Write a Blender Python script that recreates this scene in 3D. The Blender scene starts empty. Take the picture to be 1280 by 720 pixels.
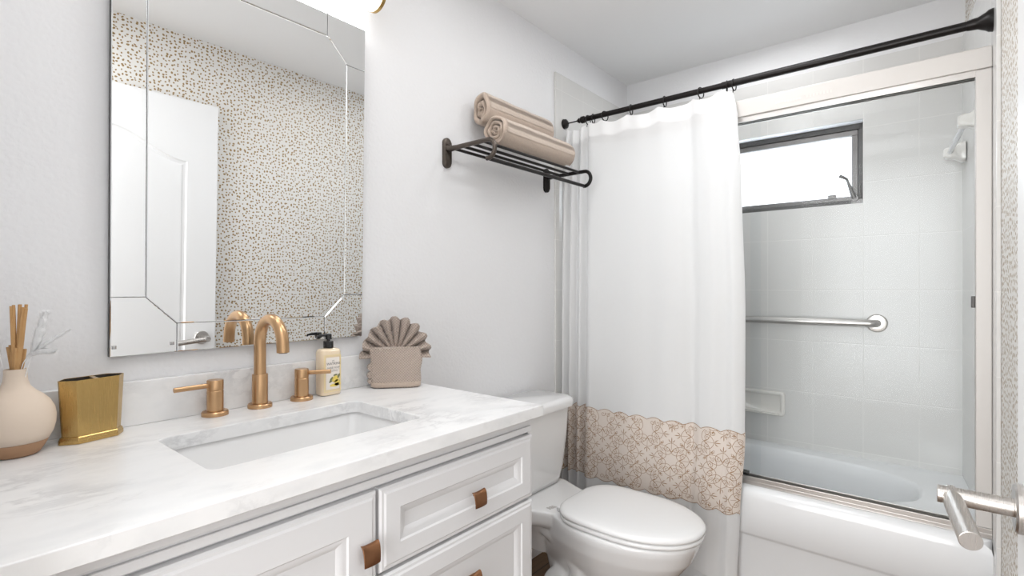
import bpy, bmesh, math, random
from mathutils import Vector, Matrix
random.seed(7)
PI = math.pi
SC = bpy.context.scene
COL = SC.collection

# ------------------------------------------------------------------ camera, world, lights, exposure
cam_d = bpy.data.cameras.new('camera'); cam_d.lens = 18.0; cam_d.sensor_width = 36.0; cam_d.clip_start = 0.01
cam = bpy.data.objects.new('camera', cam_d); COL.objects.link(cam)
cam.location = (0, 0, 1.20)
cam.rotation_euler = (PI/2, 0, math.atan(529/640) - PI/2)
SC.camera = cam
SC.view_settings.view_transform = 'Standard'
SC.view_settings.look = 'None'
SC.view_settings.gamma = 1.0
SC.view_settings.exposure = 0.2
SC.view_settings.use_curve_mapping = False
wd = bpy.data.worlds.new('sky'); SC.world = wd; wd.use_nodes = True
wd.node_tree.nodes['Background'].inputs[0].default_value = (0.86, 0.93, 1.0, 1)
wd.node_tree.nodes['Background'].inputs[1].default_value = 6.5

def area_light(name, loc, rot, sx, sy, power, color=(1, 1, 1)):
    l = bpy.data.lights.new(name, 'AREA'); l.shape = 'RECTANGLE'; l.size = sx; l.size_y = sy
    l.energy = power; l.color = color
    o = bpy.data.objects.new(name, l); COL.objects.link(o); o.location = loc; o.rotation_euler = rot
    return o
# fill lights added out of view, over room and tub alcove and in the hall
area_light('bathroom_fill', (1.22, 0.77, 2.35), (0, 0, 0), 0.50, 0.18, 2.6, (0.985, 0.99, 1.0))  # added fill, placed where neither camera nor mirror sees it
area_light('entry_fill', (0.27, 0.33, 2.35), (0, 0, 0), 0.36, 0.50, 4.2, (0.985, 0.99, 1.0))  # added above the camera for frontal fill
area_light('toilet_fill', (1.76, 0.50, 2.35), (0, 0, 0), 0.20, 0.36, 2.8, (0.985, 0.99, 1.0))  # added to brighten the toilet and tank
area_light('alcove_fill', (2.42, 0.62, 2.36), (0, 0, 0), 0.30, 0.60, 1.6, (0.985, 0.99, 1.0))  # added to brighten the tub alcove
area_light('hall_fill', (-1.52, 0.42, 1.25), (0, -PI/2, 0), 2.2, 1.8, 62.0, (0.98, 0.99, 1.0))  # added upright panel behind the camera, fills the room through the doorway
LAMP_STRENGTH = 5.0

# ------------------------------------------------------------------ materials
def nd(nt, typ, inp=None, **props):
    n = nt.nodes.new(typ)
    for k, v in props.items(): setattr(n, k, v)
    for k, v in (inp or {}).items():
        if hasattr(v, 'is_output'): nt.links.new(v, n.inputs[k])
        else: n.inputs[k].default_value = v
    return n
def c4(c): return (c[0], c[1], c[2], 1)
def mat(name, color=(.8, .8, .8), rough=.5, metal=0.0, spec=.5, **kw):
    m = bpy.data.materials.new(name); m.use_nodes = True
    nt = m.node_tree; b = nt.nodes['Principled BSDF']
    b.inputs['Base Color'].default_value = c4(color)
    b.inputs['Roughness'].default_value = rough
    b.inputs['Metallic'].default_value = metal
    b.inputs['Specular IOR Level'].default_value = spec
    if 'coat' in kw: b.inputs['Coat Weight'].default_value = kw['coat']
    pos = nd(nt, 'ShaderNodeTexCoord').outputs['Object']
    if 'bump' in kw:                       # (scale, strength, distance, detail)
        sc, st, di, de = kw['bump']
        n = nd(nt, 'ShaderNodeTexNoise', {'Vector': pos, 'Scale': sc, 'Detail': de})
        bp = nd(nt, 'ShaderNodeBump', {'Height': n.outputs['Fac'], 'Strength': st, 'Distance': di})
        nt.links.new(bp.outputs[0], b.inputs['Normal'])
    if 'vary' in kw:                       # (scale, second colour)
        sc, c2 = kw['vary']
        n = nd(nt, 'ShaderNodeTexNoise', {'Vector': pos, 'Scale': sc, 'Detail': 4.0})
        mx = nd(nt, 'ShaderNodeMix', data_type='RGBA')
        nt.links.new(n.outputs['Fac'], mx.inputs[0]); mx.inputs[6].default_value = c4(color); mx.inputs[7].default_value = c4(c2)
        nt.links.new(mx.outputs[2], b.inputs['Base Color'])
    if 'brushed' in kw:                    # scale vector, roughness range
        v, lo, hi = kw['brushed']
        mp = nd(nt, 'ShaderNodeMapping', {'Vector': pos, 'Scale': v})
        n = nd(nt, 'ShaderNodeTexNoise', {'Vector': mp.outputs[0], 'Scale': 60.0, 'Detail': 3.0})
        mr = nd(nt, 'ShaderNodeMapRange', {'Value': n.outputs['Fac'], 'To Min': lo, 'To Max': hi})
        nt.links.new(mr.outputs[0], b.inputs['Roughness'])
    return m

def ramp(nt, fac, stops):
    r = nd(nt, 'ShaderNodeValToRGB', {'Fac': fac}); e = r.color_ramp.elements
    while len(e) < len(stops): e.new(.5)
    for el, (p, c) in zip(e, stops): el.position = p; el.color = c4(c)
    return r.outputs[0]

M = {}
M['wall'] = mat('wall_paint', (.80, .80, .81), .75, bump=(95, .45, .0035, 3.0), spec=.25)
M['ceiling'] = mat('ceiling_paint', (.85, .85, .85), .9, bump=(60, .12, .002, 2.0), spec=.1)
M['hall'] = mat('hall_paint', (.80, .80, .79), .9)
M['trim'] = mat('trim_paint', (.84, .84, .84), .4)
M['cabinet'] = mat('cabinet_paint', (.76, .76, .77), .42, bump=(300, .03, .0005, 1.0))
M['dark_gap'] = mat('cabinet_inside', (.10, .10, .10), .8)
M['porcelain'] = mat('porcelain', (.84, .84, .84), .12, coat=.4, bump=(3, .02, .002, 1.0))
M['seat'] = mat('toilet_seat_plastic', (.86, .86, .86), .22, bump=(4, .02, .002, 1.0))
M['tub'] = mat('tub_enamel', (.82, .83, .84), .16, coat=.3, bump=(3, .02, .002, 1.0))
M['gold'] = mat('brushed_bronze', (.56, .355, .195), .30, 1.0, brushed=((.3, .3, 25), .26, .34))
M['caddy'] = mat('brushed_gold', (.54, .365, .14), .27, 1.0, brushed=((14, 14, .2), .25, .29))
M['caddy_in'] = mat('caddy_inside', (.035, .03, .025), .6, .3, vary=(40, (.05, .04, .03)))
M['black_metal'] = mat('oil_rubbed_bronze', (.006, .005, .005), .36, .1, spec=.3, vary=(30, (.012, .009, .008)))
M['shelf_end'] = mat('brown_bronze', (.13, .11, .095), .38, .9, vary=(25, (.09, .075, .065)))  # lighter, browner bronze on the shelf's left bracket and arm
M['pull'] = mat('copper_bronze', (.30, .15, .075), .36, .85, vary=(70, (.22, .10, .05)))
M['steel'] = mat('brushed_steel', (.56, .54, .52), .3, 1.0, brushed=((25, .5, 25), .27, .34))
M['lever'] = mat('satin_nickel', (.58, .555, .53), .28, 1.0, brushed=((.3, 25, .3), .25, .31))
M['header'] = mat('satin_aluminium', (.60, .575, .55), .5, .25, brushed=((25, .5, 25), .42, .5))
M['frame'] = mat('dark_window_frame', (.085, .082, .08), .45, .3, vary=(20, (.12, .115, .11)))
M['crank'] = mat('crank_metal', (.22, .21, .205), .35, .6, vary=(30, (.16, .155, .15)))
M['mirror'] = mat('mirror_silver', (.87, .88, .88), 0.0, 1.0, vary=(.5, (.87, .88, .885)))
M['mirror_edge'] = mat('mirror_backing', (.02, .02, .02), .4, vary=(8, (.03, .03, .03)))
M['chrome'] = mat('chrome', (.5, .5, .5), .1, 1.0, vary=(10, (.45, .45, .45)))
M['black'] = mat('black_plastic', (.012, .012, .013), .25, vary=(10, (.016, .016, .017)))
M['ink'] = mat('label_ink', (.10, .09, .09), .6, vary=(50, (.12, .11, .10)))
M['lemon'] = mat('label_lemon', (.80, .58, .08), .5, vary=(160, (.86, .70, .20)))
M['leaf'] = mat('label_leaf', (.16, .20, .07), .5, vary=(160, (.25, .22, .10)))
M['label_yellow'] = mat('label_line', (.86, .70, .32), .5, vary=(60, (.88, .74, .40)))
M['soap'] = mat('cream_soap', (.86, .70, .50), .15, coat=.6, vary=(12, (.88, .74, .55)))
M['label_white'] = mat('label_paper', (.86, .80, .74), .5, vary=(30, (.88, .82, .76)))
M['vase_cream'] = mat('vase_cream', (.74, .62, .51), .5, bump=(160, .06, .001, 2.0), spec=.3)
M['vase_tan'] = mat('vase_tan', (.40, .235, .135), .6, vary=(25, (.46, .28, .17)), spec=.2)
M['reed'] = mat('reed_cane', (.50, .27, .10), .6, vary=(60, (.62, .38, .17)))
M['faded_print'] = mat('faded_print', (.66, .625, .59), .5, .2, vary=(30, (.70, .66, .62)))
M['grey_mark'] = mat('grey_print', (.52, .50, .48), .6, vary=(30, (.58, .56, .54)))
M['ceramic'] = mat('cream_ceramic', (.80, .78, .74), .15, coat=.3, vary=(3, (.81, .79, .75)))
M['clear_bar'] = mat('pale_rail', (.80, .82, .84), .12, coat=.5, vary=(6, (.82, .84, .86)))
M['floor'] = None

def towel_mat(name, col, kind):
    m = bpy.data.materials.new(name); m.use_nodes = True; nt = m.node_tree; b = nt.nodes['Principled BSDF']
    b.inputs['Roughness'].default_value = .95; b.inputs['Specular IOR Level'].default_value = .1
    b.inputs['Sheen Weight'].default_value = .25
    pos = nd(nt, 'ShaderNodeTexCoord').outputs['Object']
    n = nd(nt, 'ShaderNodeTexNoise', {'Vector': pos, 'Scale': 260.0, 'Detail': 3.0})
    n2 = nd(nt, 'ShaderNodeTexNoise', {'Vector': pos, 'Scale': 900.0, 'Detail': 1.0})
    base = nd(nt, 'ShaderNodeMix', data_type='RGBA'); nt.links.new(n.outputs['Fac'], base.inputs[0])
    base.inputs[6].default_value = c4([x*.82 for x in col]); base.inputs[7].default_value = c4([min(1, x*1.18) for x in col])
    h = n2.outputs['Fac']; st = .5
    out = base.outputs[2]
    if kind == 'waffle':
        uv = nd(nt, 'ShaderNodeUVMap').outputs[0]
        s = nd(nt, 'ShaderNodeSeparateXYZ', {'Vector': uv})
        def sw(a, b_, f):
            add = nd(nt, 'ShaderNodeMath', {0: a, 1: b_}, operation='ADD')
            mu = nd(nt, 'ShaderNodeMath', {0: add.outputs[0], 1: f}, operation='MULTIPLY')
            return nd(nt, 'ShaderNodeMath', {0: mu.outputs[0]}, operation='SINE').outputs[0]
        ng = nd(nt, 'ShaderNodeMath', {0: s.outputs[1], 1: -1.0}, operation='MULTIPLY').outputs[0]
        p = nd(nt, 'ShaderNodeMath', {0: sw(s.outputs[0], 0.0, 760.0), 1: sw(s.outputs[1], 0.0, 760.0)}, operation='MULTIPLY')
        mx = nd(nt, 'ShaderNodeMapRange', {'Value': p.outputs[0], 'From Min': -.6, 'From Max': .7, 'To Min': 0.0, 'To Max': 1.0})
        cm = nd(nt, 'ShaderNodeMix', data_type='RGBA'); nt.links.new(mx.outputs[0], cm.inputs[0])
        nt.links.new(out, cm.inputs[6]); cm.inputs[7].default_value = c4([min(1, x*1.42) for x in col])
        out = cm.outputs[2]
        h = mx.outputs[0]; st = .9
    bp = nd(nt, 'ShaderNodeBump', {'Height': h, 'Strength': st, 'Distance': .0018})
    nt.links.new(out, b.inputs['Base Color']); nt.links.new(bp.outputs[0], b.inputs['Normal'])
    return m
M['towel'] = towel_mat('taupe_terry', (.50, .405, .335), 'terry')
M['waffle'] = towel_mat('taupe_waffle', (.40, .33, .285), 'waffle')

def marble():
    m = bpy.data.materials.new('white_marble'); m.use_nodes = True; nt = m.node_tree; b = nt.nodes['Principled BSDF']
    pos = nd(nt, 'ShaderNodeTexCoord').outputs['Object']
    mp = nd(nt, 'ShaderNodeMapping', {'Vector': pos, 'Rotation': (0.3, 0.5, 0.6), 'Scale': (1.0, 2.1, 1.5)})
    w = nd(nt, 'ShaderNodeTexNoise', {'Vector': mp.outputs[0], 'Scale': 4.0, 'Detail': 5.0, 'Roughness': .6})
    mv = nd(nt, 'ShaderNodeMix', data_type='VECTOR'); mv.inputs[0].default_value = .22
    nt.links.new(mp.outputs[0], mv.inputs[4]); nt.links.new(w.outputs['Color'], mv.inputs[5])
    v = nd(nt, 'ShaderNodeTexNoise', {'Vector': mv.outputs[1], 'Scale': 7.0, 'Detail': 7.0, 'Roughness': .62})
    a = nd(nt, 'ShaderNodeMath', {0: v.outputs['Fac'], 1: .5}, operation='SUBTRACT')
    ab = nd(nt, 'ShaderNodeMath', {0: a.outputs[0]}, operation='ABSOLUTE')
    vein = nd(nt, 'ShaderNodeMapRange', {'Value': ab.outputs[0], 'From Min': 0.0, 'From Max': .055, 'To Min': 1.0, 'To Max': 0.0})
    msk = nd(nt, 'ShaderNodeTexNoise', {'Vector': pos, 'Scale': 5.5, 'Detail': 3.0})
    mk = nd(nt, 'ShaderNodeMapRange', {'Value': msk.outputs['Fac'], 'From Min': .47, 'From Max': .66, 'To Min': 0.03, 'To Max': .42})
    f = nd(nt, 'ShaderNodeMath', {0: vein.outputs[0], 1: mk.outputs[0]}, operation='MULTIPLY')
    cl = nd(nt, 'ShaderNodeTexNoise', {'Vector': mp.outputs[0], 'Scale': 9.0, 'Detail': 6.0})
    cr = ramp(nt, cl.outputs['Fac'], [(.30, (.78, .785, .79)), (.52, (.85, .85, .85))])
    mx = nd(nt, 'ShaderNodeMix', data_type='RGBA'); nt.links.new(f.outputs[0], mx.inputs[0])
    nt.links.new(cr, mx.inputs[6]); mx.inputs[7].default_value = (.42, .42, .43, 1)
    nt.links.new(mx.outputs[2], b.inputs['Base Color'])
    b.inputs['Roughness'].default_value = .28
    return m
M['marble'] = marble()

def tiles(name, axis, off_h, off_v, w=.193, h=.238):
    m = bpy.data.materials.new(name); m.use_nodes = True; nt = m.node_tree; b = nt.nodes['Principled BSDF']
    pos = nd(nt, 'ShaderNodeNewGeometry').outputs['Position']
    s = nd(nt, 'ShaderNodeSeparateXYZ', {'Vector': pos})
    def line(o, off, per):
        a = nd(nt, 'ShaderNodeMath', {0: o, 1: off}, operation='SUBTRACT')
        d = nd(nt, 'ShaderNodeMath', {0: a.outputs[0], 1: per}, operation='DIVIDE')
        r = nd(nt, 'ShaderNodeMath', {0: d.outputs[0]}, operation='ROUND')
        q = nd(nt, 'ShaderNodeMath', {0: d.outputs[0], 1: r.outputs[0]}, operation='SUBTRACT')
        ab = nd(nt, 'ShaderNodeMath', {0: q.outputs[0]}, operation='ABSOLUTE')
        return nd(nt, 'ShaderNodeMapRange', {'Value': ab.outputs[0], 'From Min': .0008/per, 'From Max': .0022/per, 'To Min': 1.0, 'To Max': 0.0}).outputs[0]
    g = nd(nt, 'ShaderNodeMath', {0: line(s.outputs[axis], off_h, w), 1: line(s.outputs[2], off_v, h)}, operation='MAXIMUM').outputs[0]
    mx = nd(nt, 'ShaderNodeMix', data_type='RGBA'); nt.links.new(g, mx.inputs[0])
    mx.inputs[6].default_value = (.695, .688, .672, 1); mx.inputs[7].default_value = (.765, .755, .735, 1)
    nt.links.new(mx.outputs[2], b.inputs['Base Color'])
    inv = nd(nt, 'ShaderNodeMath', {0: 1.0, 1: g}, operation='SUBTRACT')
    n = nd(nt, 'ShaderNodeTexNoise', {'Vector': pos, 'Scale': 9.0, 'Detail': 2.0})
    nn = nd(nt, 'ShaderNodeMath', {0: n.outputs['Fac'], 1: .9}, operation='MULTIPLY')
    hh = nd(nt, 'ShaderNodeMath', {0: inv.outputs[0], 1: nn.outputs[0]}, operation='ADD')
    bp = nd(nt, 'ShaderNodeBump', {'Height': hh.outputs[0], 'Strength': .25, 'Distance': .001})
    nt.links.new(bp.outputs[0], b.inputs['Normal'])
    b.inputs['Roughness'].default_value = .2
    return m
M['tile_y'] = tiles('wall_tile_end', 1, .051, 1.19)
M['tile_x'] = tiles('wall_tile_side', 0, 2.04, 1.19)

def wallpaper():
    m = bpy.data.materials.new('spotted_wallpaper'); m.use_nodes = True; nt = m.node_tree; b = nt.nodes['Principled BSDF']
    pos = nd(nt, 'ShaderNodeNewGeometry').outputs['Position']
    n = nd(nt, 'ShaderNodeTexNoise', {'Vector': pos, 'Scale': 34.0, 'Detail': 1.5})
    sub = nd(nt, 'ShaderNodeVectorMath', {0: n.outputs['Color'], 1: (.5, .5, .5)}, operation='SUBTRACT')
    sc = nd(nt, 'ShaderNodeVectorMath', {0: sub.outputs[0], 'Scale': .016}, operation='SCALE')
    ad = nd(nt, 'ShaderNodeVectorMath', {0: pos, 1: sc.outputs[0]}, operation='ADD')
    s = nd(nt, 'ShaderNodeSeparateXYZ', {'Vector': ad.outputs[0]})
    cb = nd(nt, 'ShaderNodeCombineXYZ', {'X': s.outputs[0], 'Y': s.outputs[2]})
    v = nd(nt, 'ShaderNodeTexVoronoi', {'Vector': cb.outputs[0], 'Scale': 58.0, 'Randomness': .72}, voronoi_dimensions='2D', feature='F1')
    cs = nd(nt, 'ShaderNodeSeparateColor', {'Color': v.outputs['Color']})
    th = nd(nt, 'ShaderNodeMapRange', {'Value': cs.outputs[0], 'To Min': .20, 'To Max': .29})
    d = nd(nt, 'ShaderNodeMath', {0: th.outputs[0], 1: v.outputs['Distance']}, operation='SUBTRACT')
    k = nd(nt, 'ShaderNodeMapRange', {'Value': d.outputs[0], 'From Min': -.015, 'From Max': .015})
    mx = nd(nt, 'ShaderNodeMix', data_type='RGBA'); nt.links.new(k.outputs[0], mx.inputs[0])
    mx.inputs[6].default_value = (.80, .78, .745, 1); mx.inputs[7].default_value = (.34, .23, .10, 1)
    nt.links.new(mx.outputs[2], b.inputs['Base Color'])
    mt = nd(nt, 'ShaderNodeMath', {0: k.outputs[0], 1: .45}, operation='MULTIPLY')
    nt.links.new(mt.outputs[0], b.inputs['Metallic'])
    b.inputs['Roughness'].default_value = .5
    return m
M['wallpaper'] = wallpaper()

def woodfloor():
    m = bpy.data.materials.new('brown_plank_floor'); m.use_nodes = True; nt = m.node_tree; b = nt.nodes['Principled BSDF']
    pos = nd(nt, 'ShaderNodeNewGeometry').outputs['Position']
    br = nd(nt, 'ShaderNodeTexBrick', {'Vector': pos, 'Color1': (.19, .115, .065, 1), 'Color2': (.26, .16, .09, 1), 'Mortar': (.05, .03, .02, 1),
            'Scale': 1.0, 'Mortar Size': .002, 'Brick Width': 1.0, 'Row Height': .13})
    mp = nd(nt, 'ShaderNodeMapping', {'Vector': pos, 'Scale': (2.0, 30.0, 1.0)})
    n = nd(nt, 'ShaderNodeTexNoise', {'Vector': mp.outputs[0], 'Scale': 4.0, 'Detail': 6.0})
    mx = nd(nt, 'ShaderNodeMix', data_type='RGBA', blend_type='MULTIPLY'); mx.inputs[0].default_value = .6
    nt.links.new(br.outputs[0], mx.inputs[6]); nt.links.new(ramp(nt, n.outputs['Fac'], [(.3, (.45, .42, .4)), (.7, (1, 1, 1))]), mx.inputs[7])
    nt.links.new(mx.outputs[2], b.inputs['Base Color']); b.inputs['Roughness'].default_value = .45
    return m
M['floor'] = woodfloor()

def cloth(name, col, transl, weave=True, vary=None):
    m = bpy.data.materials.new(name); m.use_nodes = True; nt = m.node_tree; nt.nodes.remove(nt.nodes['Principled BSDF'])
    out = nt.nodes['Material Output']
    pos = nd(nt, 'ShaderNodeTexCoord').outputs['Object']
    n = nd(nt, 'ShaderNodeTexNoise', {'Vector': pos, 'Scale': 500.0, 'Detail': 2.0})
    bp = nd(nt, 'ShaderNodeBump', {'Height': n.outputs['Fac'], 'Strength': .15, 'Distance': .0006})
    d = nd(nt, 'ShaderNodeBsdfDiffuse', {'Color': c4(col), 'Normal': bp.outputs[0]})
    t = nd(nt, 'ShaderNodeBsdfTranslucent', {'Color': c4(col)})
    mx = nd(nt, 'ShaderNodeMixShader', {0: transl}); nt.links.new(d.outputs[0], mx.inputs[1]); nt.links.new(t.outputs[0], mx.inputs[2])
    nt.links.new(mx.outputs[0], out.inputs[0])
    return m
M['curtain'] = cloth('white_curtain_cloth', (.86, .86, .86), .3)
M['hem'] = cloth('white_hem_cloth', (.88, .88, .88), .1)
M['plume'] = cloth('white_plume', (.93, .93, .93), .12)
M['band'] = cloth('cream_band_cloth', (.80, .72, .655), .12)
M['thread'] = mat('brown_thread', (.36, .215, .115), .7, vary=(120, (.44, .29, .18)), spec=.1)

def glass():
    m = bpy.data.materials.new('shower_glass'); m.use_nodes = True; nt = m.node_tree; nt.nodes.remove(nt.nodes['Principled BSDF'])
    out = nt.nodes['Material Output']
    fr = nd(nt, 'ShaderNodeFresnel', {'IOR': 1.4})
    n = nd(nt, 'ShaderNodeTexNoise', {'Scale': 4.0})
    tcol = ramp(nt, n.outputs['Fac'], [(0, (.982, .99, .992)), (1, (.984, .992, .994))])
    t = nd(nt, 'ShaderNodeBsdfTransparent', {'Color': tcol}); g = nd(nt, 'ShaderNodeBsdfGlossy', {'Roughness': .0})
    half = nd(nt, 'ShaderNodeMath', {0: fr.outputs[0], 1: .09}, operation='MULTIPLY')
    mx = nd(nt, 'ShaderNodeMixShader', {0: half.outputs[0]}); nt.links.new(t.outputs[0], mx.inputs[1]); nt.links.new(g.outputs[0], mx.inputs[2])
    nt.links.new(mx.outputs[0], out.inputs[0])
    return m
M['glass'] = glass()
def frosted():
    m = bpy.data.materials.new('ribbed_frosted_pane'); m.use_nodes = True; nt = m.node_tree; nt.nodes.remove(nt.nodes['Principled BSDF'])
    out = nt.nodes['Material Output']
    pos = nd(nt, 'ShaderNodeNewGeometry').outputs['Position']
    w = nd(nt, 'ShaderNodeTexWave', {'Vector': pos, 'Scale': 42.0, 'Distortion': .6, 'Detail': 1.0}, bands_direction='Y')
    col = ramp(nt, w.outputs['Fac'], [(0, (.80, .80, .80)), (1, (.98, .98, .98))])
    t = nd(nt, 'ShaderNodeBsdfTranslucent', {'Color': col}); d = nd(nt, 'ShaderNodeBsdfDiffuse', {'Color': (.8, .8, .8, 1)})
    mx = nd(nt, 'ShaderNodeMixShader', {0: .06}); nt.links.new(t.outputs[0], mx.inputs[1]); nt.links.new(d.outputs[0], mx.inputs[2])
    nt.links.new(mx.outputs[0], out.inputs[0])
    return m
M['pane'] = frosted()
def emit(name, col, st):
    m = bpy.data.materials.new(name); m.use_nodes = True; nt = m.node_tree; b = nt.nodes['Principled BSDF']
    n = nd(nt, 'ShaderNodeTexNoise', {'Scale': 3.0})
    nt.links.new(ramp(nt, n.outputs['Fac'], [(0, col), (1, col)]), b.inputs['Emission Color'])
    b.inputs['Emission Strength'].default_value = st; b.inputs['Base Color'].default_value = (.9, .9, .9, 1)
    return m
M['tube'] = emit('lamp_tube_glow', (1, .985, .965), LAMP_STRENGTH)

# ------------------------------------------------------------------ mesh helpers (all in world metres)
def box(bm, x0, x1, y0, y1, z0, z1):
    v = [bm.verts.new((x, y, z)) for z in (z0, z1) for y in (y0, y1) for x in (x0, x1)]
    for f in ((0, 2, 3, 1), (4, 5, 7, 6), (0, 1, 5, 4), (2, 6, 7, 3), (0, 4, 6, 2), (1, 3, 7, 5)): bm.faces.new([v[i] for i in f])
    return v
def loft(bm, rings, closed=True, cap0=True, cap1=True):
    vs = [[bm.verts.new(p) for p in r] for r in rings]
    n = len(rings[0])
    for a, b in zip(vs, vs[1:]):
        for i in range(n if closed else n-1):
            j = (i+1) % n
            bm.faces.new((a[i], a[j], b[j], b[i]))
    if cap0: bm.faces.new(list(reversed(vs[0])))
    if cap1: bm.faces.new(vs[-1])
    return vs
def lathe(bm, prof, c, axis='z', n=40, cap=True):
    rings = []
    for r, h in prof:
        ring = []
        for i in range(n):
            a = 2*PI*i/n; u, w = r*math.cos(a), r*math.sin(a)
            if axis == 'z': p = (c[0]+u, c[1]+w, c[2]+h)
            elif axis == 'x': p = (c[0]+h, c[1]+u, c[2]+w)
            else: p = (c[0]+w, c[1]+h, c[2]+u)
            ring.append(p)
        rings.append(ring)
    return loft(bm, rings, True, cap, cap)
def tube(bm, pts, r, n=14, cap=True, closed=False):
    pts = [Vector(p) for p in pts]; m = len(pts)
    rs = r if isinstance(r, (list, tuple)) else [r]*m
    T = []
    for i in range(m):
        if closed: t = pts[(i+1) % m]-pts[i-1]
        else: t = pts[min(i+1, m-1)]-pts[max(i-1, 0)]
        T.append(t.normalized())
    up = Vector((0, 0, 1)) if abs(T[0].z) < .9 else Vector((1, 0, 0))
    nrm = (up - T[0]*up.dot(T[0])).normalized()
    rings = []
    for i in range(m):
        nrm = (nrm - T[i]*nrm.dot(T[i])).normalized(); b = T[i].cross(nrm)
        rings.append([tuple(pts[i]+(nrm*math.cos(2*PI*k/n)+b*math.sin(2*PI*k/n))*rs[i]) for k in range(n)])
    if closed:
        rings.append(rings[0]); loft(bm, rings, True, False, False); bmesh.ops.remove_doubles(bm, verts=bm.verts, dist=1e-6)
    else: loft(bm, rings, True, cap, cap)
def prism(bm, poly, z0, z1):
    loft(bm, [[(x, y, z0) for x, y in poly], [(x, y, z1) for x, y in poly]])
def rrect(x0, x1, y0, y1, r, k=8):
    out = []
    for cx, cy, a0 in ((x1-r, y1-r, 0), (x0+r, y1-r, 90), (x0+r, y0+r, 180), (x1-r, y0+r, 270)):
        for i in range(k+1):
            a = math.radians(a0+90*i/k); out.append((cx+r*math.cos(a), cy+r*math.sin(a)))
    return out
def cast(poly, c, angs):
    """points where rays from c at the given angles leave a convex polygon"""
    out = []; n = len(poly)
    for a in angs:
        dx, dy = math.cos(a), math.sin(a); best = None
        for i in range(n):
            (ax, ay), (bx, by) = poly[i], poly[(i+1) % n]
            ex, ey = bx-ax, by-ay; den = dx*ey-dy*ex
            if abs(den) < 1e-12: continue
            t = ((ax-c[0])*ey-(ay-c[1])*ex)/den; s = ((ax-c[0])*dy-(ay-c[1])*dx)/den
            if t > 0 and -1e-6 <= s <= 1+1e-6: best = t if best is None else max(best, t)
        out.append((c[0]+dx*best, c[1]+dy*best))
    return out
def angles(c, *polys):
    A = set()
    for p in polys:
        for x, y in p: A.add(round(math.atan2(y-c[1], x-c[0]), 5))
    return sorted(A)

ROOTS = {}
def thing(name, label, cat, loc, group=None):
    o = bpy.data.objects.new(name, None); COL.objects.link(o); o.location = loc; o.empty_display_size = .05
    o['label'] = label; o['category'] = cat
    if group: o['group'] = group
    return o
def root_of(o):
    while o.parent: o = o.parent
    return o
def obj(name, bm, m, parent=None, smooth=35, bevel=None, origin=None, label=None):
    bmesh.ops.recalc_face_normals(bm, faces=bm.faces)
    off = Vector(root_of(parent).location) if parent else Vector(origin or (0, 0, 0))
    bmesh.ops.translate(bm, verts=bm.verts, vec=-off)
    me = bpy.data.meshes.new(name); bm.to_mesh(me); bm.free()
    if isinstance(m, str): m = [M[m]]
    for k in (m if isinstance(m, list) else [m]): me.materials.append(M[k] if isinstance(k, str) else k)
    if smooth:
        for p in me.polygons: p.use_smooth = True
        me.set_sharp_from_angle(angle=math.radians(smooth))
    o = bpy.data.objects.new(name, me); COL.objects.link(o)
    if parent: o.parent = parent
    else: o.location = off
    if bevel:
        b = o.modifiers.new('soft_edge', 'BEVEL'); b.width = bevel; b.segments = 3; b.limit_method = 'ANGLE'; b.angle_limit = math.radians(35)
        b.harden_normals = False
    if label: o['label'] = label
    return o
def tag(o, label, cat, group=None):
    o['label'] = label; o['category'] = cat
    if group: o['group'] = group
    return o
def struct(name, bm, m, parent=None, **k):
    k.setdefault('smooth', 0)
    o = obj(name, bm, m, parent, **k)
    if not parent: o['kind'] = 'structure'
    return o
def B(*boxes):
    bm = bmesh.new()
    for b in boxes: box(bm, *b)
    return bm
def text_bm(body, size, to_world, extrude=.0):
    cu = bpy.data.curves.new('lettering', 'FONT'); cu.body = body; cu.size = size; cu.align_x = 'CENTER'; cu.resolution_u = 2
    o = bpy.data.objects.new('lettering', cu); COL.objects.link(o)
    dg = bpy.context.evaluated_depsgraph_get(); dg.update()
    me = bpy.data.meshes.new_from_object(o.evaluated_get(dg))
    bm = bmesh.new(); bm.from_mesh(me)
    for v in bm.verts: v.co = Vector(to_world(v.co.x, v.co.y))
    bpy.data.objects.remove(o); bpy.data.curves.remove(cu); bpy.data.meshes.remove(me)
    return bm
def join(bm, other):
    me = bpy.data.meshes.new('tmp'); other.to_mesh(me); other.free(); bm.from_mesh(me); bpy.data.meshes.remove(me)
def catmull(pts, n):
    P = [pts[0]]+list(pts)+[pts[-1]]; out = []
    for i in range(1, len(P)-2):
        for k in range(n):
            t = k/n; o = []
            for d in range(len(pts[0])):
                a, b, c, e = P[i-1][d], P[i][d], P[i+1][d], P[i+2][d]
                o.append(.5*((2*b)+(-a+c)*t+(2*a-5*b+4*c-e)*t*t+(-a+3*b-3*c+e)*t**3))
            out.append(tuple(o))
    out.append(tuple(pts[-1])); return out
def interp(tab, x):
    for (a, fa), (b, fb) in zip(tab, tab[1:]):
        if x <= b: 
            t = max(0, min(1, (x-a)/(b-a))); t = t*t*(3-2*t); return fa+(fb-fa)*t
    return tab[-1][1]

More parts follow.
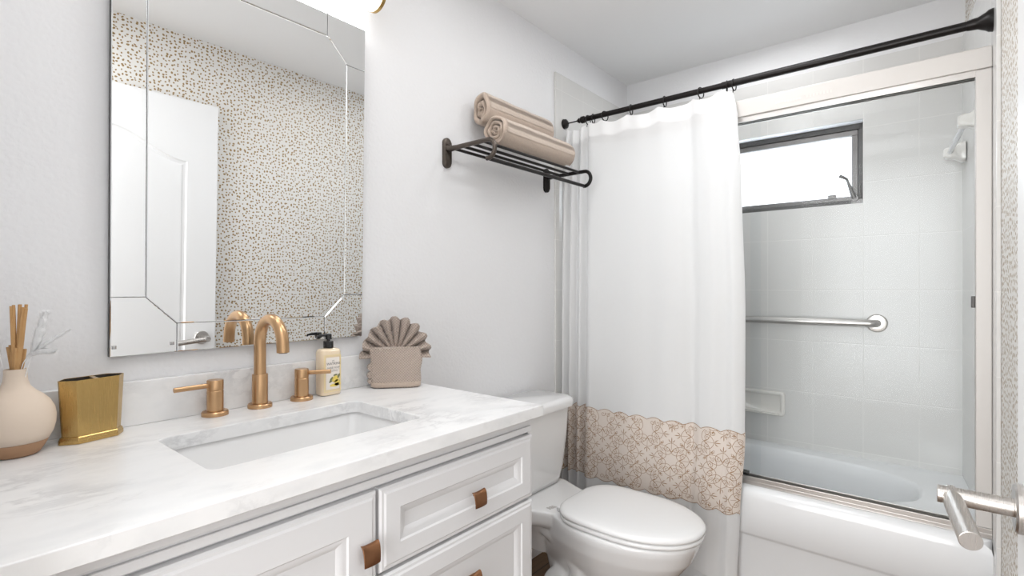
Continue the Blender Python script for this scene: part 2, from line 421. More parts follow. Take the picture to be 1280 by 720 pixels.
# ------------------------------------------------------------------ room shell
YW, XE, YR, ZC = 1.387, 2.73, -.142, 2.38
HX = -1.6
struct('floor', B((HX, XE+.2, -1.3, YW+.2, -.05, 0)), 'floor')
struct('ceiling', B((HX, XE+.2, -1.3, YW+.2, ZC, ZC+.05)), 'ceiling')
struct('wall_left', B((-.07, XE+.12, YW, YW+.1, 0, ZC)), 'wall')
bm = B((.05, XE+.12, YR-.1, YR, 0, ZC))
prism(bm, [(2.135, YR), (XE, YR), (XE, -.093), (2.135, -.140)], .4505, ZC)      # furred-out alcove wall
struct('wall_right', bm, 'wallpaper')
WY0, WY1, WZ0, WZ1 = .245, 1.0, 1.575, 1.945
def holed(x0, x1, y0, y1, z0, z1):
    return B((x0, x1, y0, WY0, z0, z1), (x0, x1, WY1, y1, z0, z1), (x0, x1, WY0, WY1, z0, WZ0), (x0, x1, WY0, WY1, WZ1, z1))
struct('wall_back', holed(XE, XE+.12, YR-.1, YW+.1, 0, ZC), 'wall')
struct('wall_front', B((-.07, .05, .785, YW, 0, ZC), (-.07, .05, YR-.1, .785, 2.08, ZC), (-.07, .05, YR-.1, -.125, 0, 2.08)), 'wall')
struct('wall_hall', B((HX-.1, HX, -1.3, YW+.2, 0, ZC), (HX, -.07, YW+.1, YW+.2, 0, ZC), (HX, -.07, -1.3, -1.2, 0, ZC), (-.07, .05, -1.3, YR-.1, 0, ZC)), 'hall')
TZ = 2.205
struct('wall_alcove_back', holed(XE-.01, XE, -.10, YW, .40, TZ), 'tile_y')
struct('wall_alcove_left', B((1.99, XE-.01, YW-.010, YW, 0, TZ+.015)), 'tile_x', bevel=.002)
bm = bmesh.new(); prism(bm, [(2.135, -.140), (XE-.01, -.094), (XE-.01, -.084), (2.135, -.1315)], .4505, TZ); struct('wall_alcove_right', bm, 'tile_x')
struct('trim_1', B((1.96, 2.135, YR, -.1315, 0, TZ)), 'tile_x', bevel=.003)
bm = B((1.08, 1.99, YW-.014, YW, 0, .085)); struct('baseboard_left', bm, 'trim', bevel=.004)
# door casing at the entry
struct('trim_doorway', B((.02, .054, .745, .785, 0, 2.08), (.02, .054, -.125, .785, 2.05, 2.08)), 'trim')

# window (frame, sash, pane, crank)
w1 = bpy.data.objects.new('window_1', None); COL.objects.link(w1); w1.location = (XE+.07, (WY0+WY1)/2, WZ0); w1['kind'] = 'structure'
fx0, fx1 = XE+.055, XE+.11
def frame_bm(x0, x1, y0, y1, z0, z1, t, tb=None):
    tb = tb or t
    return B((x0, x1, y0, y1, z1-t, z1), (x0, x1, y0, y1, z0, z0+tb), (x0, x1, y0, y0+t, z0+tb, z1-t), (x0, x1, y1-t, y1, z0+tb, z1-t))
obj('window_frame', frame_bm(fx0, fx1, WY0, WY1, WZ0, WZ1, .024), 'frame', w1, smooth=0, bevel=.002)
sash = obj('sash', frame_bm(fx0+.006, fx1-.008, WY0+.025, WY1-.025, WZ0+.025, WZ1-.025, .024, .020), 'crank', w1, smooth=0, bevel=.002)
obj('pane', B((fx0+.028, fx0+.032, WY0+.046, WY1-.046, WZ0+.042, WZ1-.046)), 'pane', w1, smooth=0)
bm = bmesh.new()
box(bm, fx0-.016, fx0, WY0+.002, WY0+.05, WZ0+.002, WZ0+.026)
lathe(bm, [(.013, -.024), (.014, -.006), (.011, 0)], (fx0, WY0+.034, WZ0+.03), 'x', 18)
tube(bm, [(fx0-.022, WY0+.036, WZ0+.03), (fx0-.028, WY0+.046, WZ0+.06), (fx0-.03, WY0+.058, WZ0+.10), (fx0-.032, WY0+.064, WZ0+.118)], [.010, .009, .006, .0055], 12)
tube(bm, [(fx0-.032, WY0+.062, WZ0+.116), (fx0-.038, WY0+.078, WZ0+.128), (fx0-.042, WY0+.092, WZ0+.134)], [.006, .0075, .0085], 12)
obj('crank_handle', bm, 'crank', w1)
bm = bmesh.new()
tube(bm, [(fx0-.004, WY0+.01, WZ0+.02), (fx0-.004, WY0+.012, WZ0+.085), (fx0-.006, WY0+.004, WZ0+.10)], .004, 8)
box(bm, fx0-.006, fx0, WY0+.001, WY0+.022, WZ0+.03, WZ0+.10)
obj('hinge', bm, 'frame', w1)
obj('latch', B((fx0-.002, fx0+.008, WY0+.108, WY0+.142, WZ0+.04, WZ0+.058)), 'crank', w1, smooth=0, bevel=.001)

# open door with arched moulded panel against the papered wall
d1 = bpy.data.objects.new('door_1', None); COL.objects.link(d1); d1.location = (.14, -.11, 0); d1['kind'] = 'structure'
DX0, DX1, DZ1, DF = .14, 1.048, 2.055, -.093
def arch_poly(ins, zb, zt, rise, n=26):
    x0, x1 = DX0+.135+ins, DX1-.135-ins
    pts = [(x0, zb+ins), (x1, zb+ins)]
    for i in range(n+1):
        t = i/n; x = x1+(x0-x1)*t
        pts.append((x, zt-ins+rise*(.5-.5*math.cos(2*PI*t))))
    return pts
def moulded(bm, zb, zt, rise):
    prof = [(0, 0), (.006, -.006), (.016, -.008), (.024, -.004), (.034, -.004), (.06, -.001)]
    rings = [[(x, DF+d, z) for x, z in arch_poly(i, zb, zt, rise)] for i, d in prof]
    loft(bm, rings, True, False, True)
PZ0, PZ1, ZA, AR = .62, 1.76, 2.055, .115
bm = B((DX0, DX1, -.128, DF-.010, .012, DZ1), (DX0, DX0+.135, DF-.010, DF, .012, DZ1), (DX1-.135, DX1, DF-.010, DF, .012, DZ1),
       (DX0+.135, DX1-.135, DF-.010, DF, .012, .20), (DX0+.135, DX1-.135, DF-.010, DF, .48, PZ0))
top = arch_poly(0, PZ0, PZ1, AR)[2:]+[(DX0+.135, DZ1), (DX1-.135, DZ1)]
loft(bm, [[(x, DF-.010, z) for x, z in top], [(x, DF, z) for x, z in top]])
obj('door_leaf', bm, 'trim', d1, smooth=0)
for zb, zt, rise in ((PZ0, PZ1, AR), (.20, .48, 0)):
    bm = bmesh.new(); moulded(bm, zb, zt, rise); obj('door_panel', bm, 'trim', d1, smooth=25)
bm = bmesh.new()
LX, LZ = .985, .897
lathe(bm, [(.0335, 0), (.0335, .007), (.031, .0095), (.012, .0095)], (LX, DF, LZ), 'y', 40)
lev = obj('door_handle', bm, 'lever', d1, label='satin nickel lever handle')
bm = bmesh.new(); lathe(bm, [(.0125, 0), (.0125, .082)], (LX, DF+.009, LZ), 'y', 28)
obj('neck', bm, 'lever', lev, bevel=.001)
bm = bmesh.new(); tube(bm, [(LX+.012, -.0165, LZ), (.865, -.0345, LZ-.016)], .0125, 28)
obj('lever', bm, 'lever', lev, bevel=.001)

# ------------------------------------------------------------------ bathtub
TX0, TX1, TY0, TY1, TR = 2.045, 2.72, -.1312, YW-.011, .45
t = thing('bathtub', 'white alcove bathtub with stepped apron below the tiled walls', 'bathtub', (2.38, .63, 0))
c = (2.40, .63)
def basin(ins, ye=0):
    pts = []
    a, b_ = .245-ins, .60-ins-ye; N = 72
    for i in range(N):
        th = 2*PI*i/N; n_ = 2.7
        cx, sy = math.cos(th), math.sin(th)
        pts.append((c[0]+a*math.copysign(abs(cx)**(2/n_), cx), c[1]+b_*math.copysign(abs(sy)**(2/n_), sy)))
    return pts
out0 = [(TX1, TY1), (TX0, TY1), (TX0, TY0), (TX1, TY0)]
A = angles(c, out0, basin(0))
def rect_in(i): return [(TX1, TY1), (TX0+i, TY1), (TX0+i, TY0), (TX1, TY0)]
rings = []
for ins, z in ((.020, 0.0), (.020, .262), (.012, .272), (0, .284), (0, .415), (.003, .432), (.012, .444), (.026, .45)):
    rings.append([(x, y, z) for x, y in cast(rect_in(ins), c, A)])
for ins, z, ye in ((0, .45, 0), (.008, .447, .0), (.016, .438, .0), (.026, .40, .01), (.05, .25, .05), (.075, .16, .10), (.12, .125, .16), (.2, .115, .3)):
    rings.append([(x, y, z) for x, y in cast(basin(ins, ye), c, A)])
bm = bmesh.new(); loft(bm, rings)
obj('tub_shell', bm, 'tub', t, smooth=50)

# ------------------------------------------------------------------ sliding shower screen
t = thing('shower_screen', 'sliding glass shower screen in satin metal track along the bathtub edge', 'shower screen', (2.105, .63, .451))
SY0, SY1 = -.1312, YW-.0105
bm = B((2.078, 2.132, SY0, SY1, 1.858, 1.922)); obj('header', bm, 'header', t, smooth=0, bevel=.003)
h = t.children[0]
bm = B((2.086, 2.089, SY0+.03, SY1-.03, 1.838, 1.858), (2.104, 2.106, SY0+.03, SY1-.03, 1.838, 1.858), (2.122, 2.125, SY0+.03, SY1-.03, 1.838, 1.858)); obj('channel', bm, 'steel', h, smooth=0, label='darker lower lip of header')
# faint worn print on the header
bm = bmesh.new()
xs = .455
for k in range(9):
    y0 = .455-.0095*k; v = [bm.verts.new((2.0775, y, z)) for y, z in ((y0, 1.879), (y0-.0075, 1.879), (y0-.0075, 1.887), (y0, 1.887))]; bm.faces.new(v)
for k in range(8):
    y0 = .355-.0105*k; v = [bm.verts.new((2.0775, y, z)) for y, z in ((y0, 1.880), (y0-.005, 1.880), (y0-.005, 1.890), (y0, 1.890))]; bm.faces.new(v)
obj('faded_print', bm, 'faded_print', h, smooth=0)
bm = B((2.083, 2.127, SY0, SY1, .451, .4655), (2.083, 2.087, SY0, SY1, .4655, .481), (2.104, 2.107, SY0, SY1, .4655, .474), (2.123, 2.127, SY0, SY1, .4655, .481)); obj('bottom_track', bm, 'steel', t, smooth=0, bevel=.001)
bm = B((2.083, 2.130, SY0, -.094, .481, 1.858)); j = obj('side_jamb', bm, 'header', t, smooth=0, bevel=.003)
obj('bumper', B((2.092, 2.104, -.094, -.084, 1.14, 1.175)), 'frame', j, smooth=0, bevel=.002)
bm = B((2.083, 2.130, SY1-.03, SY1, .481, 1.858)); obj('side_jamb', bm, 'header', t, smooth=0, bevel=.003)
obj('glass_panel', B((2.093, 2.099, -.092, .545, .476, 1.85)), 'glass', t, smooth=0, label='outer clear glass panel')
p2 = obj('glass_panel', B((2.111, 2.117, .515, SY1-.031, .476, 1.85)), 'glass', t, smooth=0, label='inner glass panel behind the curtain')
obj('guide', B((2.087, 2.122, .555, .580, .4815, .492)), 'black', t, smooth=0, bevel=.002)

# ------------------------------------------------------------------ things fixed in the tiled alcove
xt = XE-.01
t = thing('grab_bar', 'brushed steel grab bar on the tiled wall below the window', 'grab bar', (xt, .52, 1.047))
gy0, gy1, gz, gx = .195, .86, 1.047, xt-.048
bm = bmesh.new()
pts = [(xt-.004, gy0, gz), (gx+.022, gy0, gz)]+[(gx+.022-.022*math.sin(a), gy0+.022-.022*math.cos(a), gz) for a in (PI/8, PI/4, 3*PI/8, PI/2)]
pts += [(gx, (gy0+gy1)/2, gz)]+[(x, gy0+gy1-y, z) for x, y, z in reversed(pts)]
tube(bm, pts, .0165, 20); obj('bar', bm, 'steel', t)
for y in (gy0, gy1):
    bm = bmesh.new(); lathe(bm, [(.039, 0), (.039, -.003), (.035, -.009), (.024, -.011), (.018, -.011)], (xt-.0005, y, gz), 'x', 36); obj('flange', bm, 'lever', t)
# recessed soap dish
t = thing('soap_dish', 'cream ceramic soap dish set into tiles above the tub', 'soap dish', (xt, .66, .64))
bm = bmesh.new()
rings = []
for ins, d in ((0, 0), (0, .010), (.004, .014), (.012, .014), (.017, .010), (.022, .003)):
    rings.append([(xt-.0005-d, y, z) for y, z in rrect(.553+ins, .765-ins, .585+ins, .702-ins, max(.004, .016-ins*.5), 5)])
loft(bm, rings); obj('dish', bm, 'ceramic', t, smooth=50)
bm = bmesh.new(); prism(bm, rrect(xt-.03, xt-.004, .578, .74, .006, 4), .592, .598); obj('dish_lip', bm, 'ceramic', t)
# ceramic towel bar on the short tiled wall
t = thing('ceramic_towel_bar', 'pale towel bar between two cream ceramic posts by the shower jamb', 'towel bar', (2.45, -.09, 1.74))
for x, yy, zz in ((2.25, -.1222, 1.750), (2.64, -.0905, 1.728)):
    bm = bmesh.new()
    rings = [[(x+dx*s, yy+d, zz+dz*s2) for dx, dz in rrect(-.034, .034, -.038, .034, .010, 5)] for s, s2, d in ((1, 1, 0), (1, 1, .012), (.9, .86, .022), (.72, .6, .036), (.66, .55, .058), (.5, .4, .066))]
    loft(bm, rings); obj('post', bm, 'ceramic', t, smooth=60)
bm = bmesh.new(); tube(bm, [(2.262, -.076, 1.748), (2.628, -.044, 1.728)], .0085, 14); obj('rail', bm, 'clear_bar', t)

# ------------------------------------------------------------------ shower curtain rod, rings, curtain
RX, RZ = 2.06, 1.988
t = thing('shower_rod', 'black tension curtain rod spanning the alcove above the shower screen', 'curtain rod', (RX, .63, RZ))
bm = bmesh.new(); tube(bm, [(RX, 1.262, RZ), (RX, .64, RZ)], .0115, 22); tube(bm, [(RX, .64, RZ), (RX, -.085, RZ)], .0135, 22); obj('rod', bm, 'black_metal', t)
bm = bmesh.new(); lathe(bm, [(.033, 0), (.031, .010), (.026, .016), (.017, .034), (.016, .046), (.0145, .058)], (RX, -.1313, RZ), 'y', 32); obj('flange', bm, 'black_metal', t)
bm = bmesh.new()
lathe(bm, [(.024, 0), (.022, -.012), (.012, -.02), (.004, -.022)], (RX, YW-.0105, RZ), 'y', 28)
lathe(bm, [(.003, -.02), (.003, -.08)], (RX, YW-.0105, RZ), 'y', 10)
lathe(bm, [(.004, -.072), (.012, -.084), (.010, -.092), (.016, -.098), (.016, -.112), (.013, -.116)], (RX, YW-.0105, RZ), 'y', 24)
obj('end_fitting', bm, 'black_metal', t)

ring_y = [1.244, 1.216, 1.156, 1.026, .873, .723, .622, .596]
ordn = ['first', 'second', 'third', 'fourth', 'fifth', 'sixth', 'seventh', 'eighth']
def ring_mesh():
    bm = bmesh.new()
    tube(bm, [(.021*math.cos(a), 0, .021*math.sin(a)) for a in [2*PI*i/28 for i in range(28)]], .0024, 8, closed=True)
    tube(bm, [(-.003, .002, -.021), (-.004, .003, -.030), (0, .002, -.036)], .0022, 8)
    return bm
r0 = None
for i, y in enumerate(ring_y):
    if r0 is None: r0 = o = obj('curtain_ring', ring_mesh(), 'black_metal')
    else: o = r0.copy(); COL.objects.link(o)
    o.location = (RX, y, RZ-.0075); o.rotation_euler = (0, 0, .25*math.sin(i*2.3))
    tag(o, 'black curtain ring on the rod, %s from the wall with the towel shelf' % ordn[i], 'curtain ring', 'rings holding the white curtain')

PLAN = [(1.366, .0), (1.350, -.022), (1.330, .014), (1.312, -.026), (1.292, .010), (1.268, -.020), (1.247, .006), (1.228, .008), (1.224, -.022), (1.204, -.036),
        (1.15, -.026), (1.08, -.022), (1.0, -.030), (.93, -.022), (.86, -.028), (.80, -.020), (.755, -.006), (.72, -.022), (.675, -.034), (.63, -.024), (.60, -.030), (.575, -.016), (.565, -.004)]
PC = catmull(PLAN, 12)
arc = [0.0]
for (a, b), (c_, d) in zip(PC, PC[1:]): arc.append(arc[-1]+math.hypot(c_-a, d-b))
LTOT = arc[-1]
def plan_at(s):
    s = max(0, min(LTOT, s)); lo, hi = 0, len(arc)-1
    while hi-lo > 1:
        m_ = (lo+hi)//2
        if arc[m_] <= s: lo = m_
        else: hi = m_
    f = (s-arc[lo])/(arc[hi]-arc[lo]) if arc[hi] > arc[lo] else 0
    return PC[lo][0]+(PC[hi][0]-PC[lo][0])*f, PC[lo][1]+(PC[hi][1]-PC[lo][1])*f
YEND = [(.09, .572), (.35, .563), (.65, .546), (1.1, .545), (1.6, .560), (1.85, .578), (1.97, .600)]
XB = [(.09, 2.022), (.45, 2.022), (1.0, 2.026), (1.6, 2.038), (1.85, 2.050), (1.97, 2.060)]
AMP = [(.09, .95), (.5, 1.0), (1.3, .85), (1.8, .62), (1.97, .55)]
def cur(s, z):
    y, dx = plan_at(s); ye = interp(YEND, z)
    y2 = 1.366-(1.366-y)*(1.366-ye)/(1.366-.565)
    x = interp(XB, z)+dx*interp(AMP, z)
    x += .0035*math.sin(9*y+3.1*z)+.0025*math.sin(23*y-2*z)*min(1, max(0, (z-.3)))
    if y < 1.2: x -= .0035*math.exp(-((z-1.165-.01*math.sin(14*y))/.012)**2)*(1 if .72 < y < 1.17 else .2)
    x += .004*math.sin(70*y)*max(0, (z-1.75)/.22)**2
    return Vector((x, y2, z))
def cnorm(s, z):
    a = cur(s+.003, z)-cur(s-.003, z); b = cur(s, z+.003)-cur(s, z-.003)
    return a.cross(b).normalized()
FL = -1 if cnorm(LTOT*.6, 1.0).x > 0 else 1
def front(s, z, d): return cur(s, z)+cnorm(s, z)*FL*d
def ztop(y):
    k = [1.366]+ring_y+[.56]
    for a, b in zip(k, k[1:]):
        if b <= y <= a:
            w = a-b; tt = (a-y)/w; return 1.961-min(.017, w*.18)*math.sin(PI*tt)**.8
    return 1.95
t = thing('shower_curtain', 'white shower curtain with embroidered cream band hanging beside the toilet', 'shower curtain', (2.03, .97, .09))
NS, NZ = 240, 80
bm = bmesh.new(); grid = []
for i in range(NS+1):
    s = LTOT*i/NS; zt = ztop(plan_at(s)[0]); col = []
    zb = .095+.004*math.sin(s*40)
    for jz in range(NZ+1): col.append(bm.verts.new(cur(s, zb+(zt-zb)*jz/NZ)))
    grid.append(col)
for a, b in zip(grid, grid[1:]):
    for jz in range(NZ): bm.faces.new((a[jz], b[jz], b[jz+1], a[jz+1]))
obj('curtain_sheet', bm, 'curtain', t, smooth=180)
bm = bmesh.new(); grid = []
for i in range(NS+1):
    s = LTOT*i/NS; zt = ztop(plan_at(s)[0]); grid.append([bm.verts.new(front(s, zt-.002-.062*q/3, .0012)) for q in range(4)])
for a, b in zip(grid, grid[1:]):
    for q in range(3): bm.faces.new((a[q], b[q], b[q+1], a[q+1]))
obj('top_hem', bm, 'hem', t, smooth=180, label='double layer hem along the top')
# embroidered band
PER, BZ0, BZ1 = .150, .350, .668
def sc_top(s): return BZ1-.012+.012*abs(math.sin(PI*(s+.02)/(PER/2)))
def sc_bot(s): return BZ0+.012-.012*abs(math.sin(PI*(s+.02)/(PER/2)))
bm = bmesh.new(); grid = []; NB = 420
for i in range(NB+1):
    s = LTOT*i/NB; a, b = sc_bot(s), sc_top(s); grid.append([bm.verts.new(front(s, a+(b-a)*q/22, .0022)) for q in range(23)])
for a, b in zip(grid, grid[1:]):
    for q in range(22): bm.faces.new((a[q], b[q], b[q+1], a[q+1]))
band = obj('border_band', bm, 'band', t, smooth=180, label='cream scalloped band near the bottom')
bm = bmesh.new()
def stitch(pl, w, taper=False):
    """ribbon along a polyline given in band coordinates (s, z)"""
    n = len(pl); prev = None
    for i in range(n):
        s, z = pl[i]; a = pl[max(0, i-1)]; b = pl[min(n-1, i+1)]
        tx, tz = b[0]-a[0], b[1]-a[1]; L = math.hypot(tx, tz) or 1
        ww = w*(math.sin(PI*(i+.3)/(n-.4)) if taper else 1)
        nx, nz = -tz/L*ww/2, tx/L*ww/2
        if not (.001 < s < LTOT-.001) or z > sc_top(s)+.001 or z < sc_bot(s)-.001: prev = None; continue
        v = (bm.verts.new(front(s+nx, z+nz, .0032)), bm.verts.new(front(s-nx, z-nz, .0032)))
        if prev: bm.faces.new((prev[0], prev[1], v[1], v[0]))
        prev = v
def xf(pl, ox, oz, ang, mir=1):
    ca, sa = math.cos(ang), math.sin(ang)
    return [(ox+(x*mir)*ca-y*sa, oz+(x*mir)*sa+y*ca) for x, y in pl]
def bez(p, q, r, u, n=14):
    return [tuple((1-k)**3*a+3*k*(1-k)**2*b+3*k*k*(1-k)*c_+k**3*d for a, b, c_, d in zip(p, q, r, u)) for k in [i/n for i in range(n+1)]]
def spiral(cx, cy, r, a0, turns, n=26): return [(cx+r*(1-.8*i/n)*math.cos(a0+turns*2*PI*i/n), cy+r*(1-.8*i/n)*math.sin(a0+turns*2*PI*i/n)) for i in range(n+1)]
TW = .0016
def heart(ox, oz, ang):
    """one arm of a rosette: fleur tip near the centre, a pair of spirals, S curves leading outward"""
    for mir in (1, -1):
        stitch(xf(bez((0, .033), (.010, .036), (.030, .044), (.026, .060), 14), ox, oz, ang, mir), TW)
        stitch(xf(spiral(.0155, .060, .0105, 0, 1.35, 30), ox, oz, ang, mir), TW)
        stitch(xf(bez((0, .072), (.006, .052), (.030, .040), (.052, .050), 14), ox, oz, ang, mir), TW)
        stitch(xf(bez((0, .072), (.010, .090), (.034, .082), (.046, .068), 14), ox, oz, ang, mir), TW)
        stitch(xf(bez((.001, .030), (.006, .029), (.011, .025), (.012, .018), 8), ox, oz, ang, mir), .0030, True)
        stitch(xf(bez((.004, .060), (.006, .064), (.005, .068), (.001, .071), 6), ox, oz, ang, mir), .0028, True)
        stitch(xf(bez((.036, .030), (.040, .034), (.040, .040), (.036, .045), 8), ox, oz, ang, mir), .0026, True)
    stitch(xf([(0, .010), (0, .016), (0, .024), (0, .034)], ox, oz, ang), .0034, True)
    stitch(xf([(0, .030), (0, .045), (0, .060)], ox, oz, ang), .0013)
def drop(ox, oz, ang):
    stitch(xf(bez((0, .006), (.001, .016), (.006, .022), (0, .028), 9)+bez((0, .028), (-.006, .022), (-.001, .016), (0, .006), 9), ox, oz, ang), .0012)
SP, ZM, VP_ = .205, .509, .103
for row, ph in ((0, 0), (1, .5), (-1, .5)):
    k = -1
    while (k+ph)*SP-.03 < LTOT+SP:
        ox = (k+ph)*SP-.03; k += 1
        for q in range(4): heart(ox, ZM+row*VP_*.98, q*PI/2)
for row in (.5, -.5):
    k = -1
    while (k+.25)*SP-.03 < LTOT+SP:
        for ph in (.25, .75):
            ox = (k+ph)*SP-.03
            for q in range(4): drop(ox, ZM+row*VP_, PI/4+q*PI/2)
        k += 1
n = 700
stitch([(LTOT*i/n, sc_top(LTOT*i/n)-.0012) for i in range(1, n)], .0022)
stitch([(LTOT*i/n, sc_bot(LTOT*i/n)+.0012) for i in range(1, n)], .0022)
for k in range(-1, int(LTOT/PER*2)+2):
    s0 = k*PER/2-.02
    for sg in (1, -1):
        stitch([(s0+PER/4+sg*x, BZ1-.018+y) for x, y in spiral(.012, -.004, .011, PI*.8, 1.2)], TW)
        stitch([(s0+PER/4+sg*x, BZ0+.018-y) for x, y in spiral(.012, -.004, .011, PI*.8, 1.2)], TW)
obj('embroidery', bm, 'thread', band, smooth=0, label='brown scroll embroidery')

# ------------------------------------------------------------------ toilet
TCX = 1.62
t = thing('toilet', 'white two-piece toilet with closed lid between vanity and curtain', 'toilet', (TCX, 1.05, 0))
def egg(yf, yb, a, n=2.25, back=.72, N=64, yc=None):
    """plan outline: rounded front at yf, flatter back at yb"""
    yc = yc if yc is not None else yf+(yb-yf)*.46
    out = []
    for i in range(N):
        th = 2*PI*i/N; cx, sy = math.cos(th), math.sin(th)
        if sy < 0: out.append((TCX+a*math.copysign(abs(cx)**(2/2.1), cx), yc+(yc-yf)*sy))
        else: out.append((TCX+a*math.copysign(abs(cx)**(2/n), cx)*(1-(1-back)*sy*sy), yc+(yb-yc)*math.copysign(abs(sy)**(2/n), sy)))
    return out
bm = bmesh.new()
R = lambda z, yf, yb, a, **k: [(x, y, z) for x, y in egg(yf, yb, a, **k)]
# bowl and foot
loft(bm, [R(0, .72, 1.13, .110), R(.05, .725, 1.125, .105), R(.12, .735, 1.135, .097), R(.20, .70, 1.16, .102), R(.26, .645, 1.17, .135), R(.32, .60, 1.17, .165), R(.37, .578, 1.15, .182), R(.392, .572, 1.14, .185), R(.397, .578, 1.13, .180)])
# deck that carries the tank
dk = [(TCX-.10, .98), (TCX+.10, .98), (TCX+.150, 1.12), (TCX+.185, 1.20), (TCX+.185, 1.355), (TCX-.185, 1.355), (TCX-.185, 1.20), (TCX-.150, 1.12)]
loft(bm, [[(TCX+(x-TCX)*s, y+(1.17-y)*(1-s)*.5, z) for x, y in dk] for s, z in ((.9, .335), (1, .352), (1, .388), (.985, .397))])
loft(bm, [[(TCX+(x-TCX)*s, 1.17+(y-1.17)*s, z) for x, y in rrect(TCX-.15, TCX+.15, 1.08, 1.345, .05, 5)] for s, z in ((.42, .20), (.52, .24), (.66, .29), (.95, .36))])
# trapway sculpted on both flanks
for sg in (1, -1):
    tube(bm, catmull([(TCX+sg*.070, 1.11, .325), (TCX+sg*.078, 1.02, .29), (TCX+sg*.082, .955, .22), (TCX+sg*.078, .985, .145), (TCX+sg*.078, 1.055, .15), (TCX+sg*.078, 1.085, .09), (TCX+sg*.075, 1.08, .03)], 6), .042, 14)
bw = obj('bowl', bm, 'porcelain', t, smooth=180)
rm = bw.modifiers.new('merge', 'REMESH'); rm.mode = 'VOXEL'; rm.voxel_size = .006; rm.use_smooth_shade = True
sm = bw.modifiers.new('relax', 'SMOOTH'); sm.factor = .5; sm.iterations = 6
# seat and lid
def lidout(ins):
    pts = []
    for x, y in egg(.562+ins, 1.036-ins, .178-ins, n=6.0, back=.70, N=120, yc=.80): pts.append((x, y))
    return pts
def slab(prof): 
    b = bmesh.new(); loft(b, [[(x, y, z) for x, y in lidout(i)] for i, z in prof]); return b
obj('seat', slab([(.010, .3985), (.003, .4005), (.001, .405), (.001, .410), (.004, .4135)]), 'seat', t, smooth=60)
lid = obj('lid', slab([(.006, .4165), (.001, .418), (-.001, .423), (.0, .429), (.004, .4335), (.012, .4365), (.04, .4395), (.09, .4415), (.13, .442)]), 'seat', t, smooth=60)
for sg in (1, -1):
    bm = bmesh.new(); prism(bm, rrect(TCX+sg*.075-.022, TCX+sg*.075+.022, 1.030, 1.052, .006, 4), .3975, .412); obj('hinge', bm, 'seat', t, bevel=.003)
bm = bmesh.new()
for k in range(3): box(bm, 1.52+k*.012, 1.529+k*.012, 1.075-k*.003, 1.085-k*.003, .3975, .3985)
for k in range(3): box(bm, 1.52+k*.012, 1.528+k*.012, 1.088-k*.003, 1.094-k*.003, .3975, .3985)
obj('printed_mark', bm, 'grey_mark', bw, smooth=0)
# tank
def tank_ring(z, w, yf, r=.055, yb=1.372): return [(x, y, z) for x, y in rrect(TCX-w, TCX+w, yf, yb, r, 6)]
bm = bmesh.new()
loft(bm, [tank_ring(.3985, .145, 1.215, .04), tank_ring(.402, .158, 1.200, .045), tank_ring(.425, .176, 1.192), tank_ring(.47, .186, 1.187), tank_ring(.60, .200, 1.178), tank_ring(.708, .206, 1.174)])
obj('tank', bm, 'porcelain', t, smooth=60)
bm = bmesh.new()
loft(bm, [tank_ring(.708, .211, 1.170, .06), tank_ring(.712, .221, 1.158, .065), tank_ring(.735, .223, 1.155, .066), tank_ring(.745, .219, 1.160, .064), tank_ring(.750, .20, 1.178, .05)])
obj('tank_lid', bm, 'porcelain', t, smooth=60)
bm = bmesh.new(); lathe(bm, [(.012, .002), (.012, -.012), (.006, -.014)], (TCX-.206, 1.24, .665), 'x', 16); box(bm, TCX-.219, TCX-.213, 1.19, 1.25, .659, .671)
obj('flush_lever', bm, 'chrome', t, bevel=.002)

# ------------------------------------------------------------------ vanity cabinet
VX0, VX1, VF = .075, 1.072, .832
t = thing('vanity_cabinet', 'white vanity cabinet with raised panel fronts under the marble top', 'cabinet', ((VX0+VX1)/2, 1.1, 0))
bm = B((VX0, VX1, VF, YW-.001, .10, .72), (VX0+.0, VX1, VF, VF+.03, .72, .864), (VX0, VX0+.02, VF, YW-.001, .72, .864), (VX1-.02, VX1, VF, YW-.001, .72, .864), (VX0+.02, VX1-.02, VF+.06, YW-.001, 0, .10))
obj('carcass', bm, 'cabinet', t, smooth=0)
bm = B((VX0, VX1, VF-.012, VF, .823, .838), (VX0, VX1, VF-.007, VF, .838, .843), (VX0, VX1, VF-.012, VF, .843, .858))
obj('top_rail', bm, 'cabinet', t, smooth=0, bevel=.0015)
def front(name, x0, x1, z0, z1, inset, parent):
    bm = bmesh.new()
    prof = [(0, VF), (0, VF-.014), (.004, VF-.018), (.009, VF-.018), (.013, VF-.0205), (inset, VF-.0205), (inset+.003, VF-.0175), (inset+.007, VF-.0165), (inset+.020, VF-.0085), (inset+.023, VF-.0085)]
    rings = [[(x0+i, y, z0+i), (x1-i, y, z0+i), (x1-i, y, z1-i), (x0+i, y, z1-i)] for i, y in prof]
    rings = [[(a, b-.0005, c_) for a, b, c_ in r] for r in rings]
    loft(bm, rings); return obj(name, bm, 'cabinet', parent, smooth=20)
